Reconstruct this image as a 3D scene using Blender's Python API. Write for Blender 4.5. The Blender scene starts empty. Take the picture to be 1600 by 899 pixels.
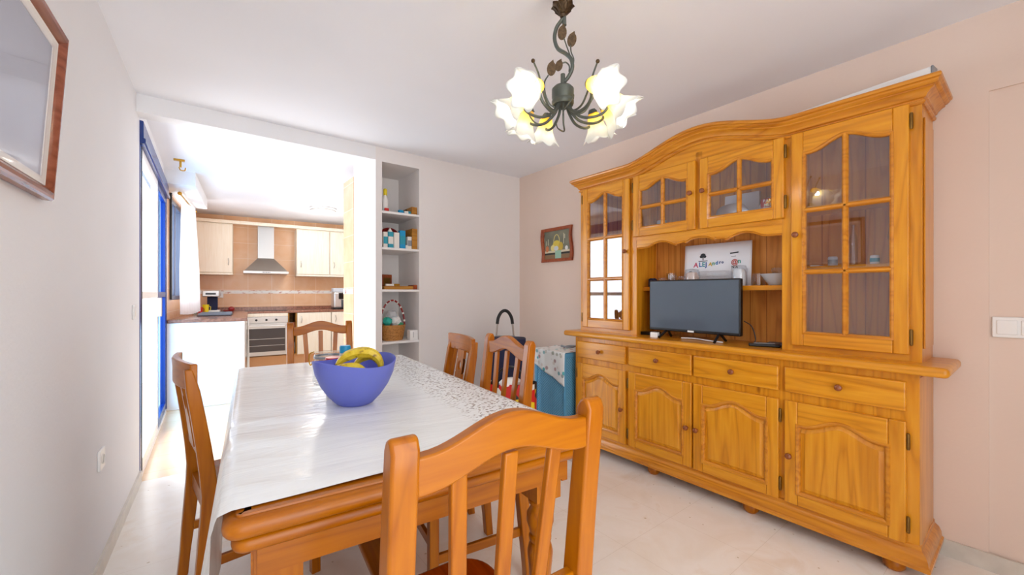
import bpy, bmesh, math, random
from math import sin, cos, pi, radians, atan, atan2, sqrt
from mathutils import Vector, Matrix, noise as mnoise
random.seed(7)
SC = bpy.context.scene
COL = SC.collection
R = radians

# ---------------------------------------------------------------- colours / materials
def lin(h):
    h = h.lstrip('#')
    o = []
    for i in (0, 2, 4):
        v = int(h[i:i+2], 16)/255
        o.append(v/12.92 if v <= .04045 else ((v+.055)/1.055)**2.4)
    return (o[0], o[1], o[2], 1)

def newmat(name):
    m = bpy.data.materials.new(name); m.use_nodes = True
    nt = m.node_tree
    b = nt.nodes['Principled BSDF']
    return m, nt, b, nt.nodes['Material Output']

def N(nt, t, **kw):
    n = nt.nodes.new(t)
    for k, v in kw.items():
        if k in n.inputs.keys(): n.inputs[k].default_value = v
        else: setattr(n, k, v)
    return n

def ramp(nt, fac, stops, interp='LINEAR'):
    r = nt.nodes.new('ShaderNodeValToRGB'); cr = r.color_ramp; cr.interpolation = interp
    while len(cr.elements) > 1: cr.elements.remove(cr.elements[-1])
    cr.elements[0].position = stops[0][0]; cr.elements[0].color = stops[0][1]
    for p, c in stops[1:]:
        e = cr.elements.new(p); e.color = c
    nt.links.new(fac, r.inputs[0]); return r.outputs[0]

def mixc(nt, fac, a, b, mode='MIX'):
    m = nt.nodes.new('ShaderNodeMix'); m.data_type = 'RGBA'; m.blend_type = mode
    for s, v in ((0, fac), (6, a), (7, b)):
        if hasattr(v, 'links'): nt.links.new(v, m.inputs[s])
        else: m.inputs[s].default_value = v
    return m.outputs[2]

def plain(name, col, rough=.5, metal=0, bump=0, bscale=60, var=0, spec=.5, **kw):
    m, nt, b, o = newmat(name)
    c = lin(col) if isinstance(col, str) else col
    b.inputs['Base Color'].default_value = c
    b.inputs['Roughness'].default_value = rough
    b.inputs['Metallic'].default_value = metal
    b.inputs['Specular IOR Level'].default_value = spec
    for k, v in kw.items(): b.inputs[k].default_value = v
    tc = N(nt, 'ShaderNodeTexCoord')
    ns = N(nt, 'ShaderNodeTexNoise', Scale=bscale, Detail=3.0)
    nt.links.new(tc.outputs['Object'], ns.inputs['Vector'])
    if var:
        d = tuple(x*(1-var) for x in c[:3])+(1,)
        nt.links.new(ramp(nt, ns.outputs['Fac'], [(.35, d), (.65, c)]), b.inputs['Base Color'])
    if bump:
        bp = N(nt, 'ShaderNodeBump', Strength=bump, Distance=.002)
        nt.links.new(ns.outputs['Fac'], bp.inputs['Height']); nt.links.new(bp.outputs[0], b.inputs['Normal'])
    return m

def wood(name, light, mid, dark, axis='z', rough=.28, knots=True, fig=.5, coat=.3, planks=0):
    m, nt, b, o = newmat(name)
    tc = N(nt, 'ShaderNodeTexCoord'); oi = N(nt, 'ShaderNodeObjectInfo')
    off = N(nt, 'ShaderNodeVectorMath', operation='MULTIPLY_ADD')
    off.inputs[1].default_value = (7.3, 5.1, 9.7)
    comb = N(nt, 'ShaderNodeCombineXYZ')
    for i in range(3): nt.links.new(oi.outputs['Random'], comb.inputs[i])
    nt.links.new(comb.outputs[0], off.inputs[0]); nt.links.new(tc.outputs['Object'], off.inputs[2])
    sc = {'x': (.07, 1, 1), 'y': (1, .07, 1), 'z': (1, 1, .07)}[axis]
    mp = N(nt, 'ShaderNodeMapping'); mp.inputs['Scale'].default_value = sc
    nt.links.new(off.outputs[0], mp.inputs['Vector'])
    n1 = N(nt, 'ShaderNodeTexNoise', Scale=11.0, Detail=2.0, Distortion=.3)
    nt.links.new(mp.outputs[0], n1.inputs['Vector'])
    # growth-ring figure
    mul = N(nt, 'ShaderNodeMath', operation='MULTIPLY'); mul.inputs[1].default_value = 13.0
    nt.links.new(n1.outputs['Fac'], mul.inputs[0])
    fr = N(nt, 'ShaderNodeMath', operation='PINGPONG'); fr.inputs[1].default_value = 1.0
    nt.links.new(mul.outputs[0], fr.inputs[0])
    n2 = N(nt, 'ShaderNodeTexNoise', Scale=90.0, Detail=2.0)
    nt.links.new(mp.outputs[0], n2.inputs['Vector'])
    ringc = ramp(nt, fr.outputs[0], [(0, lin(dark)), (.35, lin(mid)), (1, lin(light))])
    finec = ramp(nt, n2.outputs['Fac'], [(.3, lin(mid)), (.7, lin(light))])
    base = mixc(nt, fig, finec, ringc)
    n3 = N(nt, 'ShaderNodeTexNoise', Scale=2.2, Detail=1.0)
    nt.links.new(off.outputs[0], n3.inputs['Vector'])
    base = mixc(nt, ramp(nt, n3.outputs['Fac'], [(.35, (0, 0, 0, 1)), (.7, (.35, .35, .35, 1))]), base, lin(mid))
    if knots:
        ms = {'x': (.55, 1, 1), 'y': (1, .55, 1), 'z': (1, 1, .55)}[axis]
        mp2 = N(nt, 'ShaderNodeMapping'); mp2.inputs['Scale'].default_value = ms
        nt.links.new(off.outputs[0], mp2.inputs['Vector'])
        v = N(nt, 'ShaderNodeTexVoronoi', Scale=4.2); nt.links.new(mp2.outputs[0], v.inputs['Vector'])
        k = ramp(nt, v.outputs['Distance'], [(.02, (.8, .8, .8, 1)), (.06, (0, 0, 0, 1))])
        base = mixc(nt, k, base, lin('6a2c0a'))
    if planks:
        sx = N(nt, 'ShaderNodeSeparateXYZ'); nt.links.new(tc.outputs['Object'], sx.inputs[0])
        mm = N(nt, 'ShaderNodeMath', operation='MULTIPLY'); mm.inputs[1].default_value = planks
        nt.links.new(sx.outputs[0], mm.inputs[0])
        ff = N(nt, 'ShaderNodeMath', operation='FRACT'); nt.links.new(mm.outputs[0], ff.inputs[0])
        g = ramp(nt, ff.outputs[0], [(0, (1, 1, 1, 1)), (.05, (0, 0, 0, 1)), (.95, (0, 0, 0, 1)), (1, (1, 1, 1, 1))])
        base = mixc(nt, g, base, lin(dark))
    nt.links.new(base, b.inputs['Base Color'])
    b.inputs['Roughness'].default_value = rough
    b.inputs['Specular IOR Level'].default_value = .32
    b.inputs['Coat Weight'].default_value = coat; b.inputs['Coat Roughness'].default_value = .15
    bp = N(nt, 'ShaderNodeBump', Strength=.12, Distance=.001)
    nt.links.new(n2.outputs['Fac'], bp.inputs['Height']); nt.links.new(bp.outputs[0], b.inputs['Normal'])
    return m

PINE = ('e09c28', 'd08412', 'a45a06')
CHR = ('b66c00', 'a05600', '763400')
W = {}
for ax in 'xyz':
    W['p'+ax] = wood('pine_grain_'+ax, *PINE, axis=ax)
    W['c'+ax] = wood('chair_wood_'+ax, *CHR, axis=ax, knots=False, rough=.3, coat=.12, fig=.4)
W['back'] = wood('pine_back_boards', 'e2a04c', 'd48a3c', 'a05418', axis='z', rough=.45, coat=0, planks=11.0, knots=False)
W['moul'] = wood('pine_moulding', 'd8922c', 'c4781a', '9a500c', axis='x', knots=False)
W['seat'] = wood('chair_seat_wood', '9a4006', '842c02', '5e1a00', axis='y', knots=False, rough=.2, coat=.3, fig=.4)
W['knob'] = plain('knob_wood', '8a4a22', .25)

def wallpaint(name, col, bump=.25, rough=.7):
    m, nt, b, o = newmat(name)
    tc = N(nt, 'ShaderNodeTexCoord')
    n = N(nt, 'ShaderNodeTexNoise', Scale=60.0, Detail=4.0); nt.links.new(tc.outputs['Object'], n.inputs['Vector'])
    n2 = N(nt, 'ShaderNodeTexNoise', Scale=1.3, Detail=2.0); nt.links.new(tc.outputs['Object'], n2.inputs['Vector'])
    c = lin(col); d = tuple(v*.965 for v in c[:3])+(1,)
    nt.links.new(ramp(nt, n2.outputs['Fac'], [(.35, d), (.65, c)]), b.inputs['Base Color'])
    bp = N(nt, 'ShaderNodeBump', Strength=bump, Distance=.003)
    nt.links.new(n.outputs['Fac'], bp.inputs['Height']); nt.links.new(bp.outputs[0], b.inputs['Normal'])
    b.inputs['Roughness'].default_value = rough; b.inputs['Specular IOR Level'].default_value = .25
    return m
M = {}
M['wall_white'] = wallpaint('white_wall_paint', 'edeef0')
M['wall_back'] = wallpaint('pale_wall_paint', 'ece8e6')
M['wall_pink'] = wallpaint('peach_wall_paint', 'e5d1c3')
M['ceil'] = wallpaint('ceiling_paint', 'f1f3f8', bump=.08)

def marble():
    m, nt, b, o = newmat('cream_marble_floor')
    tc = N(nt, 'ShaderNodeTexCoord')
    n = N(nt, 'ShaderNodeTexNoise', Scale=3.5, Detail=6.0, Roughness=.6, Distortion=.8); nt.links.new(tc.outputs['Object'], n.inputs['Vector'])
    base = ramp(nt, n.outputs['Fac'], [(.3, lin('f1e9dd')), (.55, lin('f7f2ea')), (.75, lin('ecdfcd'))])
    v = N(nt, 'ShaderNodeTexVoronoi', Scale=13.0); nt.links.new(tc.outputs['Object'], v.inputs['Vector'])
    n4 = N(nt, 'ShaderNodeTexNoise', Scale=26.0, Detail=3.0); nt.links.new(tc.outputs['Object'], n4.inputs['Vector'])
    ad = N(nt, 'ShaderNodeMath', operation='MULTIPLY_ADD'); ad.inputs[1].default_value = .18
    nt.links.new(n4.outputs['Fac'], ad.inputs[0]); nt.links.new(v.outputs['Distance'], ad.inputs[2])
    k = ramp(nt, ad.outputs[0], [(.12, (.7, .7, .7, 1)), (.165, (0, 0, 0, 1))])
    base = mixc(nt, k, base, lin('b8a078'))
    br = N(nt, 'ShaderNodeTexBrick', Scale=1.0); br.offset = 0
    br.inputs['Brick Width'].default_value = .4; br.inputs['Row Height'].default_value = .4; br.inputs['Mortar Size'].default_value = .0012
    br.inputs['Color1'].default_value = (0, 0, 0, 1); br.inputs['Color2'].default_value = (0, 0, 0, 1); br.inputs['Mortar'].default_value = (.35, .35, .35, 1)
    nt.links.new(tc.outputs['Object'], br.inputs['Vector'])
    base = mixc(nt, br.outputs['Color'], base, lin('c9bda8'))
    nt.links.new(base, b.inputs['Base Color']); b.inputs['Roughness'].default_value = .22
    b.inputs['Specular IOR Level'].default_value = .35
    return m
M['marble'] = marble()

def tiles(name, c1, c2, mort, bw, rh, ms, vec, rough=.25, streak=0):
    m, nt, b, o = newmat(name)
    tc = N(nt, 'ShaderNodeTexCoord'); sp = N(nt, 'ShaderNodeSeparateXYZ'); nt.links.new(tc.outputs['Object'], sp.inputs[0])
    cb = N(nt, 'ShaderNodeCombineXYZ'); nt.links.new(sp.outputs[vec[0]], cb.inputs[0]); nt.links.new(sp.outputs[vec[1]], cb.inputs[1])
    br = N(nt, 'ShaderNodeTexBrick', Scale=1.0); br.offset = 0
    br.inputs['Brick Width'].default_value = bw; br.inputs['Row Height'].default_value = rh; br.inputs['Mortar Size'].default_value = ms
    br.inputs['Color1'].default_value = lin(c1); br.inputs['Color2'].default_value = lin(c2); br.inputs['Mortar'].default_value = lin(mort)
    nt.links.new(cb.outputs[0], br.inputs['Vector'])
    n = N(nt, 'ShaderNodeTexNoise', Scale=5.0, Detail=4.0, Distortion=.5); nt.links.new(tc.outputs['Object'], n.inputs['Vector'])
    k = ramp(nt, n.outputs['Fac'], [(.35, (0, 0, 0, 1)), (.7, (.35, .35, .35, 1))])
    nt.links.new(mixc(nt, k, br.outputs['Color'], lin(mort)), b.inputs['Base Color'])
    b.inputs['Roughness'].default_value = rough
    return m
M['tile_k'] = tiles('peach_wall_tile', 'e8b486', 'e4ae80', 'f2d2b0', .33, .25, .003, (0, 2))
M['tile_side'] = tiles('peach_side_tile', 'e8b48a', 'e4ae84', 'f0cdb0', .33, .25, .003, (1, 2))
M['tile_floor'] = tiles('tan_floor_tile', 'f0d4b2', 'ecceaa', 'e0bc96', .33, .33, .003, (0, 1), rough=.12)
M['plinth_tile'] = plain('tan_plinth', 'dba878', .4)
M['base_marble'] = plain('baseboard_marble', 'd9d2c6', .3, var=.12, bscale=12)

def border_mat():
    m, nt, b, o = newmat('patterned_border')
    tc = N(nt, 'ShaderNodeTexCoord')
    mp = N(nt, 'ShaderNodeMapping'); mp.inputs['Scale'].default_value = (1, 1, 2.5); nt.links.new(tc.outputs['Object'], mp.inputs[0])
    v = N(nt, 'ShaderNodeTexNoise', Scale=14.0, Detail=2.0); nt.links.new(mp.outputs[0], v.inputs['Vector'])
    nt.links.new(ramp(nt, v.outputs['Fac'], [(.55, lin('f2ece2')), (.66, lin('c98d78')), (.72, lin('8b5a50'))]), b.inputs['Base Color'])
    b.inputs['Roughness'].default_value = .25
    return m
M['border'] = border_mat()
M['granite'] = plain('rose_granite', 'a5705a', .18, var=.45, bscale=45)
M['cab_cream'] = wood('cream_cabinet_veneer', 'f3ead9', 'eee2cc', 'e0cfb2', axis='z', knots=False, rough=.4, coat=.1, fig=.3)
M['cab_white'] = plain('white_laminate', 'faf7f2', .4)
M['steel'] = plain('brushed_steel', 'b9b6b2', .3, metal=1)
M['steel_light'] = plain('bright_steel_panel', 'cfccc8', .35, metal=.7)
M['brass'] = plain('antique_brass', '7a5a2c', .35, metal=.9)
M['brass_bright'] = plain('bright_brass', 'c99a3a', .3, metal=.9)
M['black'] = plain('black_plastic', '101012', .35)
M['blackgloss'] = plain('black_glass', '0a0c10', .08)
M['white'] = plain('white_plastic', 'f0f0ee', .35)
M['whitepaint'] = plain('white_shelf_paint', 'eeecea', .5)
M['offwhite'] = plain('offwhite_card', 'ece8e0', .6)
M['paper'] = plain('white_paper', 'eceef3', .7)
M['blue_frame'] = plain('dark_blue_lacquer', '14347c', .25)
M['blue_blind'] = plain('bright_blue_slats', '1f78c8', .3)
M['navy'] = plain('navy_fabric', '141a3c', .8, bump=.3)
M['teal'] = plain('teal_card', '2a9ab0', .5)
M['cyan'] = plain('bright_blue_card', '1595c8', .45)
M['red'] = plain('red_plastic', 'c02020', .35)
M['darkred'] = plain('dark_red_lacquer', '8e1c1c', .3)
M['yellow'] = plain('yellow_plastic', 'e6cf1a', .4)
M['green'] = plain('green_plastic', '2c8f63', .4)
M['turq'] = plain('turquoise_plastic', '2cb0a0', .4)
M['grey'] = plain('grey_plastic', '8c8f94', .4)
M['darkgrey'] = plain('dark_grey_metal', '44464c', .4)
M['china'] = plain('white_china', 'e8eaec', .15)
M['pinkjar'] = plain('blush_ceramic', 'ecd2c4', .3)
M['boxwood'] = wood('small_box_wood', 'c08a3a', 'a8702a', '7a4a18', axis='x', knots=False, rough=.5, coat=0)
M['darkframe'] = wood('red_brown_frame', '9a5c44', '824530', '5a2a1a', axis='y', knots=False, rough=.25)
M['picframe'] = wood('reddish_frame', 'a8532a', '964420', '6a2a10', axis='y', knots=False, rough=.35)
M['iron'] = plain('grey_green_iron', '5a5f58', .45, metal=.5)
M['bronze'] = plain('dark_bronze', '5a4630', .4, metal=.7, var=.5, bscale=120)
M['curtain'] = None

def glassy(name, tint=(1, 1, 1, 1), gloss=.12, rough=.02, ior=1.45):
    m, nt, b, o = newmat(name); nt.nodes.remove(b)
    t = N(nt, 'ShaderNodeBsdfTransparent'); t.inputs[0].default_value = tint
    g = N(nt, 'ShaderNodeBsdfGlossy'); g.inputs['Roughness'].default_value = rough
    f = N(nt, 'ShaderNodeLayerWeight'); f.inputs['Blend'].default_value = .5
    pw = N(nt, 'ShaderNodeMath', operation='POWER'); pw.inputs[1].default_value = 5.0; nt.links.new(f.outputs['Facing'], pw.inputs[0])
    a = N(nt, 'ShaderNodeMath', operation='MULTIPLY_ADD'); a.inputs[1].default_value = min(1, (ior-1)*2)*.6; a.inputs[2].default_value = gloss; a.use_clamp = True
    nt.links.new(pw.outputs[0], a.inputs[0])
    mx = N(nt, 'ShaderNodeMixShader'); nt.links.new(a.outputs[0], mx.inputs[0])
    nt.links.new(t.outputs[0], mx.inputs[1]); nt.links.new(g.outputs[0], mx.inputs[2]); nt.links.new(mx.outputs[0], o.inputs[0])
    return m
M['cabglass'] = glassy('cabinet_glass', (.95, .96, .98, 1), gloss=.09)
M['winglass'] = glassy('window_glass', (.97, .98, 1, 1), gloss=.0, ior=1.03)
M['blueglass'] = glassy('blue_tinted_glass', (.55, .78, .97, 1), gloss=.0, ior=1.03)
M['glassware'] = glassy('clear_glassware', (.95, .96, .97, 1), gloss=.05, ior=1.5)
M['picglass'] = glassy('picture_glass', (.98, .98, .99, 1), gloss=.03, ior=1.12)

def translucent(name, col, tl=.5, rough=.5, col2=None):
    m, nt, b, o = newmat(name)
    b.inputs['Base Color'].default_value = lin(col); b.inputs['Roughness'].default_value = rough
    t = N(nt, 'ShaderNodeBsdfTranslucent'); t.inputs[0].default_value = lin(col2 or col)
    mx = N(nt, 'ShaderNodeMixShader'); mx.inputs[0].default_value = tl
    nt.links.new(b.outputs[0], mx.inputs[1]); nt.links.new(t.outputs[0], mx.inputs[2]); nt.links.new(mx.outputs[0], o.inputs[0])
    return m
M['curtain'] = translucent('sheer_white_curtain', 'f6f6f8', .5, .8)
M['bluebowl'] = translucent('translucent_blue_plastic', '8590de', .4, .3, '7484ee')
M['frost'] = translucent('frosted_plastic', 'e6eaee', .4, .4)

def emit(name, col, s):
    m, nt, b, o = newmat(name)
    b.inputs['Base Color'].default_value = lin(col); b.inputs['Emission Color'].default_value = lin(col); b.inputs['Emission Strength'].default_value = s
    return m
M['bulb'] = emit('lit_bulb', 'fff8ee', 85)
M['lamp_disc'] = emit('lit_diffuser', 'ffffff', 6)

def shade_mat():
    m, nt, b, o = newmat('painted_glass_shade')
    tc = N(nt, 'ShaderNodeTexCoord'); sp = N(nt, 'ShaderNodeSeparateXYZ'); nt.links.new(tc.outputs['Object'], sp.inputs[0])
    n = N(nt, 'ShaderNodeTexNoise', Scale=30.0); nt.links.new(tc.outputs['Object'], n.inputs['Vector'])
    a = N(nt, 'ShaderNodeMath', operation='MULTIPLY_ADD'); a.inputs[1].default_value = .03; nt.links.new(n.outputs['Fac'], a.inputs[0]); nt.links.new(sp.outputs[2], a.inputs[2])
    c = ramp(nt, a.outputs[0], [(.02, lin('e0c45c')), (.055, lin('efe2a8')), (.085, lin('f6f8f6')), (1, lin('f2f7f6'))])
    nt.links.new(c, b.inputs['Base Color']); b.inputs['Roughness'].default_value = .2
    t = N(nt, 'ShaderNodeBsdfTranslucent'); nt.links.new(c, t.inputs[0])
    mx = N(nt, 'ShaderNodeMixShader'); mx.inputs[0].default_value = .45
    nt.links.new(b.outputs[0], mx.inputs[1]); nt.links.new(t.outputs[0], mx.inputs[2]); nt.links.new(mx.outputs[0], o.inputs[0])
    return m
M['shade'] = shade_mat()

def cloth_mat():
    m, nt, b, o = newmat('speckled_vinyl_tablecloth')
    tc = N(nt, 'ShaderNodeTexCoord'); sp = N(nt, 'ShaderNodeSeparateXYZ'); nt.links.new(tc.outputs['Object'], sp.inputs[0])
    nz = N(nt, 'ShaderNodeTexNoise', Scale=7.0, Detail=3.0); nt.links.new(tc.outputs['Object'], nz.inputs['Vector'])
    ab = N(nt, 'ShaderNodeMath', operation='MULTIPLY_ADD'); ab.inputs[1].default_value = .10; nt.links.new(nz.outputs['Fac'], ab.inputs[0]); nt.links.new(sp.outputs[0], ab.inputs[2])
    mr = ramp(nt, ab.outputs[0], [(.24, (0, 0, 0, 1)), (.34, (1, 1, 1, 1))])
    ng = N(nt, 'ShaderNodeMath', operation='MULTIPLY'); ng.inputs[1].default_value = -1; nt.links.new(sp.outputs[0], ng.inputs[0])
    ml = ramp(nt, ng.outputs[0], [(.50, (0, 0, 0, 1)), (.515, (1, 1, 1, 1))])
    my = N(nt, 'ShaderNodeMath', operation='GREATER_THAN'); my.inputs[1].default_value = -.15; nt.links.new(sp.outputs[1], my.inputs[0])
    mm_ = N(nt, 'ShaderNodeMath', operation='MULTIPLY'); nt.links.new(ml, mm_.inputs[0]); nt.links.new(my.outputs[0], mm_.inputs[1])
    mx = N(nt, 'ShaderNodeMath', operation='MAXIMUM'); nt.links.new(mr, mx.inputs[0]); nt.links.new(mm_.outputs[0], mx.inputs[1])
    mp = N(nt, 'ShaderNodeMapping'); mp.inputs['Scale'].default_value = (1.0, 1.9, 1.0); mp.inputs['Rotation'].default_value = (0, 0, .6); nt.links.new(tc.outputs['Object'], mp.inputs[0])
    v = N(nt, 'ShaderNodeTexVoronoi', Scale=60.0); v.inputs['Randomness'].default_value = 1; nt.links.new(mp.outputs[0], v.inputs['Vector'])
    n5 = N(nt, 'ShaderNodeTexNoise', Scale=50.0, Detail=2.0); nt.links.new(mp.outputs[0], n5.inputs['Vector'])
    a2 = N(nt, 'ShaderNodeMath', operation='MULTIPLY_ADD'); a2.inputs[1].default_value = .9; nt.links.new(n5.outputs['Fac'], a2.inputs[0]); nt.links.new(v.outputs['Distance'], a2.inputs[2])
    spk = ramp(nt, a2.outputs[0], [(.75, (1, 1, 1, 1)), (.80, (0, 0, 0, 1))])
    f = N(nt, 'ShaderNodeMath', operation='MULTIPLY'); nt.links.new(spk, f.inputs[0]); nt.links.new(mx.outputs[0], f.inputs[1])
    cc = mixc(nt, v.outputs['Color'], lin('3a3230'), lin('8a745c'))
    base = mixc(nt, f.outputs[0], lin('f1f5f5'), cc)
    nt.links.new(base, b.inputs['Base Color']); b.inputs['Roughness'].default_value = .22
    b.inputs['Specular IOR Level'].default_value = .4
    mp3 = N(nt, 'ShaderNodeMapping'); mp3.inputs['Scale'].default_value = (1.2, 5.0, 1); mp3.inputs['Rotation'].default_value = (0, 0, -.25); nt.links.new(tc.outputs['Object'], mp3.inputs[0])
    n6 = N(nt, 'ShaderNodeTexNoise', Scale=3.0, Detail=4.0, Distortion=1.2); nt.links.new(mp3.outputs[0], n6.inputs['Vector'])
    bp = N(nt, 'ShaderNodeBump', Strength=.26, Distance=.012); nt.links.new(n6.outputs['Fac'], bp.inputs['Height']); nt.links.new(bp.outputs[0], b.inputs['Normal'])
    return m
M['cloth'] = cloth_mat()

def floral_mat():
    m, nt, b, o = newmat('flowered_cloth')
    tc = N(nt, 'ShaderNodeTexCoord')
    v = N(nt, 'ShaderNodeTexVoronoi', Scale=22.0); nt.links.new(tc.outputs['Object'], v.inputs['Vector'])
    hs = ramp(nt, v.outputs['Color'], [(.2, lin('5fb8bc')), (.45, lin('c9a0a0')), (.6, lin('e8e2dc')), (.8, lin('8a9a8a'))])
    k = ramp(nt, v.outputs['Distance'], [(.28, (1, 1, 1, 1)), (.4, (0, 0, 0, 1))])
    nt.links.new(mixc(nt, k, lin('eef0ee'), hs), b.inputs['Base Color']); b.inputs['Roughness'].default_value = .8
    return m
M['floral'] = floral_mat()

def bagprint_mat():
    m, nt, b, o = newmat('printed_bag')
    tc = N(nt, 'ShaderNodeTexCoord')
    v = N(nt, 'ShaderNodeTexVoronoi', Scale=14.0); nt.links.new(tc.outputs['Object'], v.inputs['Vector'])
    sp = N(nt, 'ShaderNodeSeparateXYZ'); nt.links.new(v.outputs['Color'], sp.inputs[0])
    nt.links.new(ramp(nt, sp.outputs[0], [(0, lin('c41818')), (.5, lin('101418')), (.72, lin('e6c61a')), (.86, lin('d8d8d0'))], 'CONSTANT'), b.inputs['Base Color'])
    b.inputs['Roughness'].default_value = .5
    return m
M['bagprint'] = bagprint_mat()

def wicker_mat():
    m, nt, b, o = newmat('woven_wicker')
    tc = N(nt, 'ShaderNodeTexCoord')
    w1 = N(nt, 'ShaderNodeTexWave', Scale=45.0); w1.bands_direction = 'Z'; nt.links.new(tc.outputs['Object'], w1.inputs['Vector'])
    v = N(nt, 'ShaderNodeTexVoronoi', Scale=70.0); nt.links.new(tc.outputs['Object'], v.inputs['Vector'])
    a = N(nt, 'ShaderNodeMath', operation='MULTIPLY'); nt.links.new(w1.outputs['Fac'], a.inputs[0]); nt.links.new(v.outputs['Distance'], a.inputs[1])
    nt.links.new(ramp(nt, a.outputs[0], [(0, lin('8a5420')), (.4, lin('d69a50'))]), b.inputs['Base Color'])
    bp = N(nt, 'ShaderNodeBump', Strength=.6, Distance=.004); nt.links.new(a.outputs[0], bp.inputs['Height']); nt.links.new(bp.outputs[0], b.inputs['Normal'])
    b.inputs['Roughness'].default_value = .6
    return m
M['wicker'] = wicker_mat()

def banana_mat():
    m, nt, b, o = newmat('ripe_banana_skin')
    tc = N(nt, 'ShaderNodeTexCoord'); n = N(nt, 'ShaderNodeTexNoise', Scale=45.0, Detail=3.0); nt.links.new(tc.outputs['Object'], n.inputs['Vector'])
    nt.links.new(ramp(nt, n.outputs['Fac'], [(.32, lin('8a6a12')), (.42, lin('d8b81c')), (.7, lin('e4cc3a'))]), b.inputs['Base Color'])
    b.inputs['Roughness'].default_value = .4
    return m
M['banana'] = banana_mat()
M['brownstem'] = plain('brown_stem', '4a3410', .6)

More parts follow.
